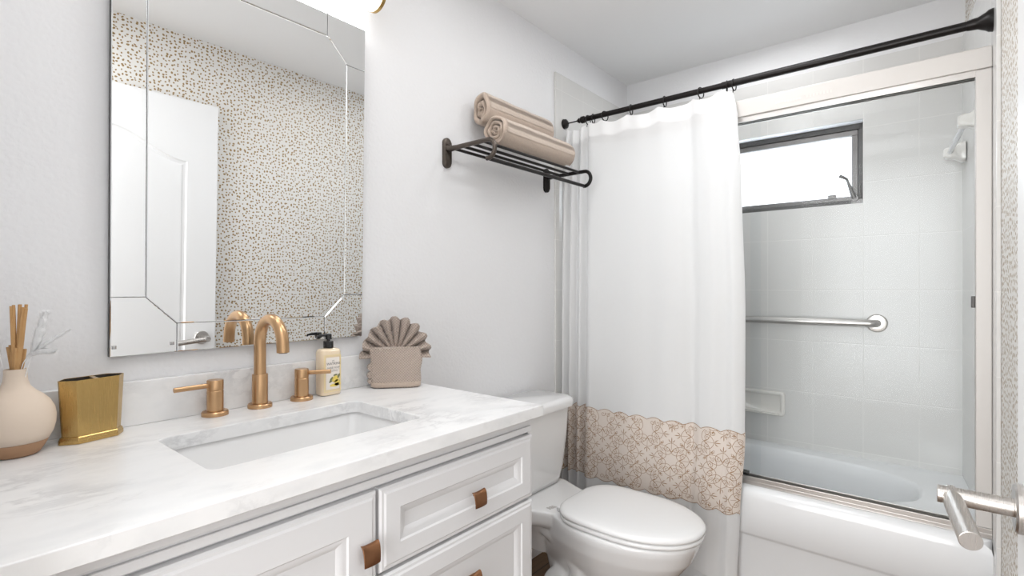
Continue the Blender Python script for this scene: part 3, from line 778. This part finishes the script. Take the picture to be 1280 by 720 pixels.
def pull(x, z, parent, w=.040, h=.029):
    bm = bmesh.new(); y0 = VF-.0215
    rows_ = []
    for i in range(9):
        u = -1+2*i/8; col = []
        for j_ in range(7):
            q = j_/6
            yy = y0-.007-.012*(1-(1-q)**2)-.004*math.cos(u*PI/2)*0
            zz = z+h/2-h*(1-math.cos(q*PI/2*1.0))-.003*q*(1-u*u)*0
            col.append((x+u*w/2*(1-.06*q), yy-.003*(u*u)*(1-q)-.002*(1-u*u)*q, zz+.0035*u*u*(1-q)))
        rows_.append(col)
    # curved plate with thickness
    th = .0035
    top_ = [[bm.verts.new(p) for p in c_] for c_ in rows_]
    bot_ = [[bm.verts.new((p[0], p[1]+th*(.4+.6*(1-k/6)), p[2]-th*(.3+.7*(k/6)))) for k, p in enumerate(c_)] for c_ in rows_]
    for a, b in zip(range(8), range(1, 9)):
        for k in range(6):
            bm.faces.new((top_[a][k], top_[b][k], top_[b][k+1], top_[a][k+1])); bm.faces.new((bot_[a][k], bot_[a][k+1], bot_[b][k+1], bot_[b][k]))
        for k in (0, 6): bm.faces.new((top_[a][k], bot_[a][k], bot_[b][k], top_[b][k]))
    for a in (0, 8):
        for k in range(6): bm.faces.new((top_[a][k], top_[a][k+1], bot_[a][k+1], bot_[a][k]))
    lathe(bm, [(.006, -.004), (.005, .004), (.006, .0209)], (x, y0-.0, z+h/2-.006), 'y', 14) if False else box(bm, x-.009, x+.009, y0-.010, y0, z+h/2-.010, z+h/2-.003)
    return obj('handle', bm, 'pull', parent, bevel=.0008, label='copper bronze cup pull')
d = front('door', VX0+.022, .5835, .115, .8165, .062, t); pull(.559, .712, d, .037, .033)
d = front('drawer', .5905, VX1-.003, .655, .8165, .046, t); pull(.850, .722, d)
d = front('drawer', .5905, VX1-.003, .390, .648, .046, t); pull(.835, .54, d)
d = front('drawer', .5905, VX1-.003, .115, .383, .046, t); pull(.835, .27, d)

# ------------------------------------------------------------------ marble top, sink
CT, CB = .895, .866
t = thing('countertop', 'white marble vanity top with grey veins and upstand along the wall', 'countertop', (.56, 1.08, CB))
bm = bmesh.new(); c = (.57, 1.07)
outp = [(1.082, YW-.0005), (.051, YW-.0005), (.051, .789), (1.082, .789)]
hole = rrect(.338, .800, .932, 1.210, .022, 6)
A = angles(c, outp, hole)
def oin(i): return [(1.082-i, YW-.0005), (.051, YW-.0005), (.051, .789+i), (1.082-i, .789+i)]
def hin(i): return rrect(.338-i, .800+i, .932-i, 1.210+i, .022, 6)
H = lambda p, z: [(x, y, z) for x, y in cast(p, c, A)]
rings = [H(hin(.0), CB), H(hin(0), CT-.0018), H(hin(.0005), CT-.0005), H(hin(.0018), CT), H(oin(.0018), CT), H(oin(.0005), CT-.0005), H(oin(0), CT-.0018), H(oin(0), CB+.0015), H(oin(.0015), CB), H(hin(.0), CB)]
loft(bm, rings, True, False, False); bmesh.ops.remove_doubles(bm, verts=bm.verts, dist=1e-6)
top = obj('slab', bm, 'marble', t, smooth=15)
bm = B((.051, 1.082, YW-.021, YW-.0005, CT, .993)); obj('backsplash', bm, 'marble', t, smooth=0, bevel=.002)
t = thing('sink', 'white rectangular undermount sink below the bronze faucet', 'sink', (.57, 1.07, .74))
bm = bmesh.new()
def sr(i, z, r): return [(x, y, z) for x, y in rrect(.330+i, .808-i, .924+i, 1.218-i, r, 6)]
loft(bm, [sr(-.012, .850, .03), sr(-.012, .8655, .03), sr(.0, .8655, .03), sr(.004, .855, .03), sr(.022, .79, .035), sr(.034, .762, .04), sr(.055, .748, .045), sr(.10, .744, .03)], True, False, True)
obj('basin', bm, 'porcelain', t, smooth=50)
bm = bmesh.new(); lathe(bm, [(.022, 0), (.022, .002), (.018, .003), (.016, .001)], (.57, 1.07, .7445), 'z', 24); obj('drain', bm, 'gold', t)

# ------------------------------------------------------------------ faucet
t = thing('faucet', 'brushed bronze three-piece faucet with gooseneck spout behind the sink', 'faucet', (.600, 1.337, CT))
def flange(x, y): 
    bm = bmesh.new(); lathe(bm, [(.0290, .0003), (.0290, .008), (.0272, .0105), (.016, .011)], (x, y, CT), 'z', 48); return bm
sx, sy = .600, 1.334
bm = bmesh.new()
R_ = .060; zc = 1.062
pts = [(sx, sy, CT+.08), (sx, sy, 1.0), (sx, sy, 1.03)]+[(sx, sy-R_+R_*math.cos(a), zc+R_*math.sin(a)) for a in [PI*i/20 for i in range(21)]]
pts += [(sx, sy-2*R_-.001, zc-.008), (sx, sy-2*R_-.0015, zc-.018)]
tube(bm, pts, .0143, 28)
sp = obj('spout', bm, 'gold', t)
bm = bmesh.new(); lathe(bm, [(.0186, .010), (.0186, .0835), (.0178, .085), (.0145, .085)], (sx, sy, CT), 'z', 40); obj('sleeve', bm, 'gold', sp)
obj('flange', flange(sx, sy), 'gold', sp)
bm = bmesh.new(); lathe(bm, [(.010, 0), (.010, .001)], (sx, sy-2*R_-.0015, zc-.0195), 'z', 20); obj('aerator', bm, 'frame', sp)
for hx, sg in ((.494, -1), (.712, 1)):
    hy = 1.334
    bm = bmesh.new()
    lathe(bm, [(.0180, .0105), (.0180, .0585), (.0172, .0595), (.0172, .0605), (.0180, .0615), (.0180, .083), (.0170, .0845), (0.002, .0845)], (hx, hy, CT), 'z', 40)
    hd = obj('handle', bm, 'gold', t)
    obj('flange', flange(hx, hy), 'gold', hd)
    bm = bmesh.new(); tube(bm, [(hx+sg*.013, hy, CT+.0725), (hx-.088, hy-.004, CT+.0725) if sg < 0 else (.773, 1.289, CT+.0745)], .0058, 18); obj('lever', bm, 'gold', hd, bevel=.001)

# ------------------------------------------------------------------ soap bottle
BX, BY = .796, 1.341
t = thing('soap_bottle', 'cream hand soap bottle with black pump and lemon label by the faucet', 'soap bottle', (BX, BY, CT))
bm = bmesh.new()
def br(ins, z): return [(x, y, CT+z) for x, y in rrect(BX-.0315+ins, BX+.0315-ins, BY-.0215+ins, BY+.0215-ins, max(.004, .0125-ins*.4), 6)]
loft(bm, [br(.004, .0005), br(.001, .002), br(0, .006), br(0, .122), br(.002, .1285), br(.007, .132), br(.0125, .1335)])
bo = obj('bottle', bm, 'soap', t, smooth=50)
FY = BY-.0218
bm = bmesh.new(); v = [bm.verts.new((BX+x, FY, CT+z)) for x, z in ((-.0195, .018), (.0215, .018), (.0215, .108), (-.0195, .108))]; bm.faces.new(v)
lb = obj('label', bm, 'label_white', bo, smooth=0)
def line(bm, pl, w, y=FY-.0004):
    for (x0, z0), (x1, z1) in zip(pl, pl[1:]):
        L = math.hypot(x1-x0, z1-z0); nx, nz = -(z1-z0)/L*w/2, (x1-x0)/L*w/2
        bm.faces.new([bm.verts.new((BX+x, y, CT+z)) for x, z in ((x0+nx, z0+nz), (x1+nx, z1+nz), (x1-nx, z1-nz), (x0-nx, z0-nz))])
bm = bmesh.new()
line(bm, [(-.0255, .012), (-.0255, .114), (.0255, .114), (.0255, .012), (-.0255, .012)], .0016); line(bm, [(-.0225, .0155), (-.0225, .1108), (.0238, .1108), (.0238, .0155), (-.0225, .0155)], .0010)
obj('label_border', bm, 'label_yellow', bo, smooth=0)
tw = lambda ox, oz: (lambda x, y: (BX+.003+x+ox, FY-.0006, CT+oz+y))
bm = text_bm('WATKINS', .0095, tw(0, .0870)); join(bm, text_bm('J.R.', .0060, tw(0, .0965))); join(bm, text_bm('HAND SOAP', .0068, tw(0, .0765)))
line(bm, [(-.0165, .0735), (.0213, .0735)], .0005, FY-.0006); line(bm, [(-.009, .069), (.017, .069)], .0009, FY-.0006)
obj('label_text', bm, 'ink', bo, smooth=0)
bm = bmesh.new()
def blob(cx, cz, a, b_, rot, y=FY-.0007, n=20):
    bm.faces.new([bm.verts.new((BX+.004+cx*1.15+1.15*a*math.cos(q)*math.cos(rot)-1.15*b_*math.sin(q)*math.sin(rot), y, CT+cz+a*math.cos(q)*math.sin(rot)+b_*math.sin(q)*math.cos(rot))) for q in [2*PI*i/n for i in range(n)]])
blob(.004, .046, .0105, .0085, .7); blob(.009, .038, .0075, .006, 0); blob(.002, .029, .013, .0042, .05); blob(.010, .031, .0085, .004, .1)
obj('label_lemon', bm, 'lemon', bo, smooth=0)
bm = bmesh.new(); blob(-.007, .047, .007, .0028, 1.0, FY-.0009); blob(.013, .054, .007, .003, 1.2, FY-.0009); blob(-.009, .040, .005, .0022, .4, FY-.0009); blob(.004, .0575, .006, .0022, .2, FY-.0009)
obj('label_leaf', bm, 'leaf', bo, smooth=0)
bm = bmesh.new()
lathe(bm, [(.0135, .1335), (.0140, .1345), (.0140, .152), (.0128, .1535), (.0065, .1535)], (BX, BY, CT), 'z', 28)
lathe(bm, [(.0050, .153), (.0050, .157), (.0092, .158), (.0092, .172), (.0080, .174), (.002, .174)], (BX, BY, CT), 'z', 24)
tube(bm, [(BX-.006, BY, CT+.1705), (BX-.020, BY, CT+.1705), (BX-.032, BY, CT+.1690), (BX-.036, BY, CT+.1655)], [.0045, .0040, .0030, .0026], 12)
obj('pump', bm, 'black', t, label='black pump')

# ------------------------------------------------------------------ fan-folded hand towel
fx, fy = .992, 1.285
def FT(u, d, z):       # u along the towel's width, d towards the viewer side, z above the counter
    ax, ay = .765, -.644
    return (fx+u*ax-d*.644, fy+u*ay-d*.765, CT+z)
t = thing('fanned_hand_towel', 'taupe hand towel folded as a pleated fan in a waffle pocket', 'towel', (fx, fy, CT))
def uvset(bm, f):
    L = bm.loops.layers.uv.new('UVMap')
    for fc in bm.faces:
        for lp in fc.loops: lp[L].uv = f(lp.vert.co)
def proj(co):
    dx, dy = co.x-fx, co.y-fy; return (dx*.765-dy*.644, co.z-CT)
bm = bmesh.new(); rings = []
NZt = 22
for k in range(NZt+1):
    q = k/NZt; z = .001+.122*q
    w = (.072+.006*math.sin(q*PI*.75))*(.955 if k == 0 else 1); dth = .030*(1-.22*q)*(.85 if k == 0 else 1)
    ring = []
    for i in range(48):
        a = 2*PI*i/48; cx, sn = math.cos(a), math.sin(a)
        u = w*math.copysign(abs(cx)**.42, cx); dd = dth*math.copysign(abs(sn)**.6, sn)
        dd += .002*math.sin(u*60+q*3); u += .0022*math.sin(z*90+sn*2)
        ring.append(FT(u, dd, z+(.0025*math.sin(u*45) if k == NZt else 0)))
    rings.append(ring)
loft(bm, rings); uvset(bm, proj)
pk = obj('pocket', bm, 'waffle', t, smooth=70)
bm = bmesh.new(); rings = []
for z, e in ((.004, .0006), (.0065, .002), (.016, .002), (.0185, .0006)):
    ring = []
    for i in range(48):
        a = 2*PI*i/48; cx, sn = math.cos(a), math.sin(a)
        ring.append(FT((.0735+e)*math.copysign(abs(cx)**.42, cx), (.0295+e)*math.copysign(abs(sn)**.6, sn), z))
    rings.append(ring)
loft(bm, rings, True, False, False); obj('hem', bm, 'towel', pk, smooth=60)
bm = bmesh.new()
for k, (dz, rr) in enumerate(((.020, .010), (.038, .012), (.062, .011))):
    tube(bm, [FT(-.074-.002*k, -.020, dz), FT(-.076, .004, dz+.001), FT(-.074, .016, dz)], [rr*.8, rr, rr*.7], 12)
uvset(bm, proj); obj('folded_edge', bm, 'waffle', t, smooth=60)
# fan: accordion pleats radiating from the pocket mouth
bm = bmesh.new(); NP = 10; SEG = 8; cols = []
for i in range(NP*SEG+1):
    q = i/(NP*SEG); a = math.radians(-84+168*q)
    ph = (q*NP) % 1.0; tri = abs(2*ph-1)*2-1
    tri = math.copysign(abs(tri)**.75, tri)
    Rm = .118*(.90+.10*math.cos(a*.9))+.005*math.sin(i*.7)+.003*tri
    col = []
    for j_ in range(11):
        r = .020+(Rm-.020)*j_/10
        u = r*math.sin(a)*.97; z = .092+r*math.cos(a)*1.02-.012*(abs(math.sin(a))**2)*(j_/10)
        amp = .004+.019*(j_/10)
        ex = .006*tri*(j_/10)
        col.append(FT(u+ex*math.cos(a)*.5, tri*amp-.006, z))
    cols.append(col)
def sheet(bm, cols, th):
    def nrm(i, j_):
        a = Vector(cols[min(i+1, len(cols)-1)][j_])-Vector(cols[max(i-1, 0)][j_]); b = Vector(cols[i][min(j_+1, 10)])-Vector(cols[i][max(j_-1, 0)])
        n_ = a.cross(b); return n_.normalized() if n_.length else Vector((0, 0, 1))
    F_ = [[bm.verts.new(Vector(p)+nrm(i, k)*th) for k, p in enumerate(c_)] for i, c_ in enumerate(cols)]
    K_ = [[bm.verts.new(Vector(p)-nrm(i, k)*th) for k, p in enumerate(c_)] for i, c_ in enumerate(cols)]
    for i in range(len(cols)-1):
        for k in range(10):
            bm.faces.new((F_[i][k], F_[i+1][k], F_[i+1][k+1], F_[i][k+1])); bm.faces.new((K_[i][k], K_[i][k+1], K_[i+1][k+1], K_[i+1][k]))
        for k in (0, 10): bm.faces.new((F_[i][k], K_[i][k], K_[i+1][k], F_[i+1][k]))
    for i in (0, len(cols)-1):
        for k in range(10): bm.faces.new((F_[i][k], F_[i][k+1], K_[i][k+1], K_[i][k]))
sheet(bm, cols, .0028)
uvset(bm, proj); fan = obj('pleated_fan', bm, 'waffle', t, smooth=60)

# ------------------------------------------------------------------ gold toothbrush caddy
kx, ky = .258, 1.318
t = thing('toothbrush_holder', 'brushed gold faceted toothbrush holder on the marble beside the vase', 'toothbrush holder', (kx, ky, CT))
rot = math.radians(14)
def KP(x, y, z): return (kx+x*math.cos(rot)-y*math.sin(rot), ky+x*math.sin(rot)+y*math.cos(rot), CT+z)
def hexa(s, e=0): return [(-.056*s-e, -.003*s), (-.056*s-e, .003*s), (-.037*s, .024*s+e*.8), (.037*s, .024*s+e*.8), (.056*s+e, .003*s), (.056*s+e, -.003*s), (.037*s, -.024*s-e*.8), (-.037*s, -.024*s-e*.8)]
def kr(s, z, e=0): return [KP(x, y, z) for x, y in hexa(s, e)]
bm = bmesh.new(); loft(bm, [kr(.92, .0005, .004), kr(.92, .007, .004), kr(.92, .009, .003), kr(.92, .0125, .002), kr(.92, .0145, .0)]); obj('base', bm, 'caddy', t, smooth=20, bevel=.0006)
bm = bmesh.new(); loft(bm, [kr(.90, .0145), kr(1.0, .1245), kr(.972, .1245), kr(.89, .05)], True, True, True)
body = obj('body', bm, 'caddy', t, smooth=20, bevel=.0004)
bm = bmesh.new(); loft(bm, [kr(.966, .1238), kr(.885, .0515)], True, False, True); obj('lining', bm, 'caddy_in', body, smooth=0)
bm = bmesh.new()
loft(bm, [[KP(x, y, z) for x, y in ((-.006, -.0218), (.002, -.0218), (.012, .0218), (.004, .0218))] for z in (.06, .1238)]); obj('divider', bm, 'caddy', body, smooth=0)

# ------------------------------------------------------------------ vase, reeds, plumes
vx, vy = .143, 1.296
t = thing('vase', 'round cream ceramic vase with bare tan base at the counter end', 'vase', (vx, vy, CT))
prof = [(.031, .0005), (.0345, .003), (.041, .014), (.0465, .0255)]
bm = bmesh.new(); lathe(bm, prof, (vx, vy, CT), 'z', 56); obj('base', bm, 'vase_tan', t, smooth=70, label='unglazed tan base')
prof = [(.0465, .026), (.0525, .038), (.0562, .054), (.0568, .068), (.0545, .082), (.048, .096), (.0385, .107), (.028, .116), (.0205, .125), (.0172, .136), (.0162, .148), (.0164, .155), (.0160, .157), (.0140, .157), (.0132, .148), (.0132, .06)]
bm = bmesh.new(); lathe(bm, prof, (vx, vy, CT), 'z', 56); obj('body', bm, 'vase_cream', t, smooth=70)
def reed(x0, y0, tx, ty, z1, w):
    bm = bmesh.new(); p0 = Vector((x0, y0, .99)); p1 = Vector((tx, ty, z1)); dr = (p1-p0).normalized()
    tube(bm, [p0, p1], w, 9); o = obj('reed', bm, 'reed', origin=(x0, y0, .99)); return o
rr = random.Random(5)
for k in range(16):
    tall = k >= 7
    # spread in the plane across the line of sight
    a = (k-7)/9 if tall else (k/7)
    if tall: sxy, z1 = -.011+.026*(k-7)/8, 1.166+rr.uniform(-.004, .004)
    else: sxy, z1 = -.020+.026*k/6, 1.090+rr.uniform(-.006, .006)
    dep = rr.uniform(-.008, .008)
    ex, ey = .73, -.68
    o = reed(vx+ex*sxy*-.12+dep*.4*.68, vy+ey*sxy*-.12+dep*.4*.73, vx+ex*sxy*1.0+.004+dep*.68, vy+ey*sxy*1.0+dep*.73, z1, rr.uniform(.0022, .0031))
    tag(o, 'tall thin tan reed stick in the cream vase, reaching the bundle top' if tall else 'short thin tan reed stick in the cream vase, ending halfway up the bundle', 'reed stick', 'tall reed sticks in the vase' if tall else 'short reed sticks in the vase')
def plume(label, path, r, dens):
    o = thing('plume', label, 'dried plume', path[0], 'white feathery plumes in the vase')
    P = catmull(path, 8)
    bm = bmesh.new(); tube(bm, P, .0007, 6); obj('stem', bm, 'plume', o)
    bm = bmesh.new(); m0 = int(len(P)*.45); q = random.Random(len(label))
    core = P[m0:]; nn = len(core)-1
    tube(bm, core, [r*.30*(math.sin(PI*min(1, .06+.92*k/nn))**.6+.05)*(1+.12*math.sin(k*2.1)) for k in range(nn+1)], 12)
    dens = dens//2
    for i in range(dens):
        f = q.random(); idx = m0+f*(len(P)-1-m0); i0 = min(int(idx), len(P)-2); p = Vector(P[i0]).lerp(Vector(P[i0+1]), idx-i0)
        tg = (Vector(P[i0+1])-Vector(P[i0])).normalized()
        d_ = Vector((q.gauss(0, 1), q.gauss(0, 1), q.gauss(0, 1))); d_ = (d_-tg*d_.dot(tg)).normalized()
        L = r*(math.sin(PI*min(1, .12+.88*f))**.6+.15)*q.uniform(.6, 1.1)
        e = p+(d_*.75+tg*.9).normalized()*L; sd = tg.cross(d_)*.0007
        a_, b_, c_ = bm.verts.new(p-sd), bm.verts.new(p+sd), bm.verts.new(e+sd*.3); bm.faces.new((a_, b_, c_))
    h_ = obj('tuft', bm, 'plume', o, smooth=0)
    return o
n0 = (vx, vy, 1.0)
def VP(a, z, d=0): return (vx+.73*a+.68*d, vy-.68*a+.73*d, z)
plume('white feathery plume drooping level to the right of the reeds', [VP(0.004, 1.0), VP(.012, 1.06), VP(.034, 1.082), VP(.066, 1.083)], .015, 900)
plume('long thin white plume arching up and right, furthest from the vase', [VP(0.006, 1.0), VP(.018, 1.065), VP(.048, 1.095), VP(.092, 1.124)], .010, 800)
plume('broad white feathery plume standing upright just right of the reeds', [VP(0.008, 1.0), VP(.022, 1.06), VP(.038, 1.11), VP(.050, 1.155)], .022, 1100)
plume('white feathery plume bending left in front of the reeds', [VP(-.006, 1.0, -.006), VP(-.012, 1.06, -.012), VP(-.022, 1.10, -.014), VP(-.03, 1.13, -.014)], .017, 900)

# ------------------------------------------------------------------ mirror (tilted slightly forward)
TILT = math.radians(1.1)
MX0, MX1, MZ0, MZ1 = .297, .927, 1.051, 1.998
def MP(x, d, z):       # d: distance of the surface in front of the backing plane
    h_ = z-MZ0; y = YW-.004-d; return (x, y*1.0-h_*math.sin(TILT)-0, MZ0+h_*math.cos(TILT)-d*math.sin(TILT))
t = thing('mirror', 'tall frameless mirror with cut-corner glass border above the faucet', 'mirror', (.612, YW-.004, MZ0))
bm = bmesh.new()
v = [bm.verts.new(MP(x, d, z)) for z in (MZ0, MZ1) for d in (0, .010) for x in (MX0, MX1)]
for f in ((0, 2, 3, 1), (4, 5, 7, 6), (0, 1, 5, 4), (2, 6, 7, 3), (0, 4, 6, 2), (1, 3, 7, 5)): bm.faces.new([v[i] for i in f])
obj('backing', bm, 'mirror_edge', t, smooth=0)
ix0, ix1, iz0, iz1, cx_, cz_ = .362, .862, 1.118, 1.928, .062, .062
def pane(name, poly, base, thick, bev):
    n_ = len(poly); bm = bmesh.new()
    cx0 = sum(p[0] for p in poly)/n_; cz0 = sum(p[1] for p in poly)/n_
    def inset(e):
        out = []
        for i in range(n_):
            p0, p1, p2 = Vector(poly[i-1]), Vector(poly[i]), Vector(poly[(i+1) % n_])
            a_ = (p1-p0).normalized(); b_ = (p2-p1).normalized()
            na, nb = Vector((-a_.y, a_.x)), Vector((-b_.y, b_.x))
            m_ = (na+nb); m_ = m_/(m_.dot(na)) if abs(m_.dot(na)) > 1e-6 else na
            out.append(p1+m_*e)
        return out
    rings = [[MP(p.x, base, p.y) for p in inset(.0006)], [MP(p.x, base+thick-.0012, p.y) for p in inset(.0006)], [MP(p.x, base+thick, p.y) for p in inset(bev)]]
    loft(bm, rings); return obj(name, bm, 'mirror', t, smooth=0)
octo = [(ix0+cx_, iz0), (ix1-cx_, iz0), (ix1, iz0+cz_), (ix1, iz1-cz_), (ix1-cx_, iz1), (ix0+cx_, iz1), (ix0, iz1-cz_), (ix0, iz0+cz_)]
pane('centre_glass', octo, .0102, .0050, .0024)
for poly in ([(ix0+cx_, MZ0), (ix1-cx_, MZ0), (ix1-cx_, iz0), (ix0+cx_, iz0)], [(ix0+cx_, iz1), (ix1-cx_, iz1), (ix1-cx_, MZ1), (ix0+cx_, MZ1)],
             [(MX0, iz0+cz_), (ix0, iz0+cz_), (ix0, iz1-cz_), (MX0, iz1-cz_)], [(ix1, iz0+cz_), (MX1, iz0+cz_), (MX1, iz1-cz_), (ix1, iz1-cz_)]):
    pane('border_strip', poly, .0102, .0045, .0022)
for poly in ([(MX0, MZ0), (ix0+cx_, MZ0), (ix0+cx_, iz0), (ix0, iz0+cz_), (MX0, iz0+cz_)], [(ix1-cx_, MZ0), (MX1, MZ0), (MX1, iz0+cz_), (ix1, iz0+cz_), (ix1-cx_, iz0)],
             [(MX1, iz1-cz_), (MX1, MZ1), (ix1-cx_, MZ1), (ix1-cx_, iz1), (ix1, iz1-cz_)], [(MX0, MZ1), (MX0, iz1-cz_), (ix0, iz1-cz_), (ix0+cx_, iz1), (ix0+cx_, MZ1)]):
    pane('corner_glass', poly, .0102, .0045, .0022)
for x in (.3045, .4135):
    bm = bmesh.new()
    loft(bm, [[MP(x+a*s, d, MZ0+.021+b_*s) for a, b_ in ((-.004, -.004), (.004, -.004), (.004, .004), (-.004, .004))] for s, d in ((1, .0148), (1, .017), (.6, .0185))]); obj('stud', bm, 'chrome', t, smooth=0)

# ------------------------------------------------------------------ vanity light
LY, LZ2 = 1.303, 2.082
t = thing('vanity_light', 'glowing white tube wall lamp with gold end caps above the mirror', 'wall lamp', (.60, YW, LZ2))
bm = bmesh.new(); lathe(bm, [(.046, .262), (.046, .926)], (0, LY, LZ2), 'x', 40); obj('tube', bm, 'tube', t)
for x0, x1 in ((.250, .262), (.926, .938)):
    bm = bmesh.new(); lathe(bm, [(.0478, x0), (.0478, x1)], (0, LY, LZ2), 'x', 40); obj('end_cap', bm, 'caddy', t, bevel=.002)
bm = B((.50, .70, YW-.02, YW, LZ2-.05, LZ2+.05), (.57, .63, LY+.03, YW-.02, LZ2-.015, LZ2+.015)); obj('wall_plate', bm, 'caddy', t, smooth=0, bevel=.003)

# ------------------------------------------------------------------ towel shelf
SX0, SX1, SZ, SYF = 1.297, 1.922, 1.708, 1.178
t = thing('towel_shelf', 'dark bronze wall towel shelf with thin rails above the toilet', 'towel shelf', ((SX0+SX1)/2, YW, SZ))
for x in (SX0, SX1):
    bm = bmesh.new()
    rings = []
    for s, d in ((1, 0), (1, .009), (.86, .014)):
        rings.append([(x+a*s, YW-d, 1.695+b_*s) for a, b_ in rrect(-.019, .019, -.055, .055, .0185, 7)])
    loft(bm, rings); br_ = obj('bracket', bm, 'black_metal' if x == SX1 else 'shelf_end', t, smooth=40)
    bm = bmesh.new()
    rr_ = .032
    pts = [(x, YW-.010, SZ+.004), (x, YW-.03, SZ), (x, YW-.06, SZ), (x, SYF+.02, SZ)]+[(x, SYF-rr_*math.sin(a)*.95, SZ-rr_+rr_*math.cos(a)) for a in [PI*i/14 for i in range(15)]]+[(x, SYF+.006, SZ-2*rr_)]
    tube(bm, pts, [.016, .0105, .0085, .008]+[.0078]*16, 16); obj('arm', bm, 'black_metal' if x == SX1 else 'shelf_end', t)
for k, y in enumerate((1.352, 1.305, 1.258, 1.205)):
    bm = bmesh.new(); tube(bm, [(SX0, y, SZ), (SX1, y, SZ)], .0056, 12); obj('rail', bm, 'black_metal', t)
bm = bmesh.new(); tube(bm, [(SX0-.006, SYF, SZ-2*rr_), (SX1+.006, SYF, SZ-2*rr_)], .0072, 14); obj('rail', bm, 'black_metal', t)

def rolled(name, label, cx_, cy_, cz_, L, a, b_, tilt, turns, seed, yaw=0.0):
    q = random.Random(seed)
    o = thing(name, label, 'towel', (cx_, cy_, cz_-b_), 'rolled bath towels on the shelf')
    bm = bmesh.new(); N = int(turns*40); NX = 26; th = .90/turns
    def pt(i, side, f):
        s = i/N; r = (.10+.90*s)
        rad = r-(th*.6*max(0, (s-.95)/.05) if side else th*.80)
        if side == 0: rad = max(.03, rad)
        an = 2*PI*turns*s+.6
        e = max(0, 1-min(f, 1-f)*L/.010)              # rounding at both ends
        rad += (-.35 if side else .35)*th*e*e
        wob = .018*math.sin(3*an+f*5+seed)+.012*math.sin(7*f*PI+an)
        y = a*(rad+wob*r)*math.cos(an); z = b_*(rad+wob*r)*math.sin(an)
        x = (f-.5)*L+(.010*(1-s) if f < .5 else -.010*(1-s))*(1 if min(f, 1-f) < .12 else .3)
        x += .004*math.sin(4*an+seed)*(1 if f < .1 else 0)
        y2 = y*math.cos(tilt)-z*math.sin(tilt); z2 = y*math.sin(tilt)+z*math.cos(tilt)
        return (cx_+x, cy_+y2+yaw*x, cz_+z2+.003*math.sin(f*9+seed)*0)
    fs = [0, .006, .014, .024, .04]+[.04+.92*k/NX for k in range(1, NX)]+[.96, .976, .986, .994, 1]
    rings = []
    for f in fs:
        rings.append([pt(i, 1, f) for i in range(N+1)]+[pt(i, 0, f) for i in range(N, -1, -1)])
    vs = loft(bm, rings, True, False, False)
    n2 = N+1
    for r in (vs[0], vs[-1]):
        for i in range(N): bm.faces.new((r[i], r[i+1], r[2*n2-2-i], r[2*n2-1-i]))
    obj('roll', bm, 'towel', o, smooth=60)
    # flat woven stripe running along the towel near its edge
    for off in (.13, .19):
        bm = bmesh.new(); rings = []
        for f in fs[4:-4]:
            i1 = N-int(N*off/turns*1.0)-1; ring = []
            for k in range(5):
                i_ = i1-k; p = Vector(pt(i_, 1, f)); cdir = (p-Vector((p.x, cy_+yaw*(p.x-cx_), cz_))).normalized(); ring.append(tuple(p+cdir*.0014))
            rings.append(ring)
        loft(bm, rings, False, False, False); obj('woven_stripe', bm, 'towel_stripe', o, smooth=60)
    return o
M['towel_stripe'] = towel_mat('taupe_woven_stripe', (.56, .47, .40), 'terry')
rolled('rolled_towel', 'taupe rolled bath towel lying on the shelf rails, front and lower', 1.630, 1.243, SZ+.0055+.061, .47, .062, .061, 1.15, 3.4, 3)
rolled('rolled_towel', 'taupe rolled bath towel propped behind and above the other roll', 1.632, 1.330, SZ+.166, .44, .046, .078, .12, 2.53, 8)
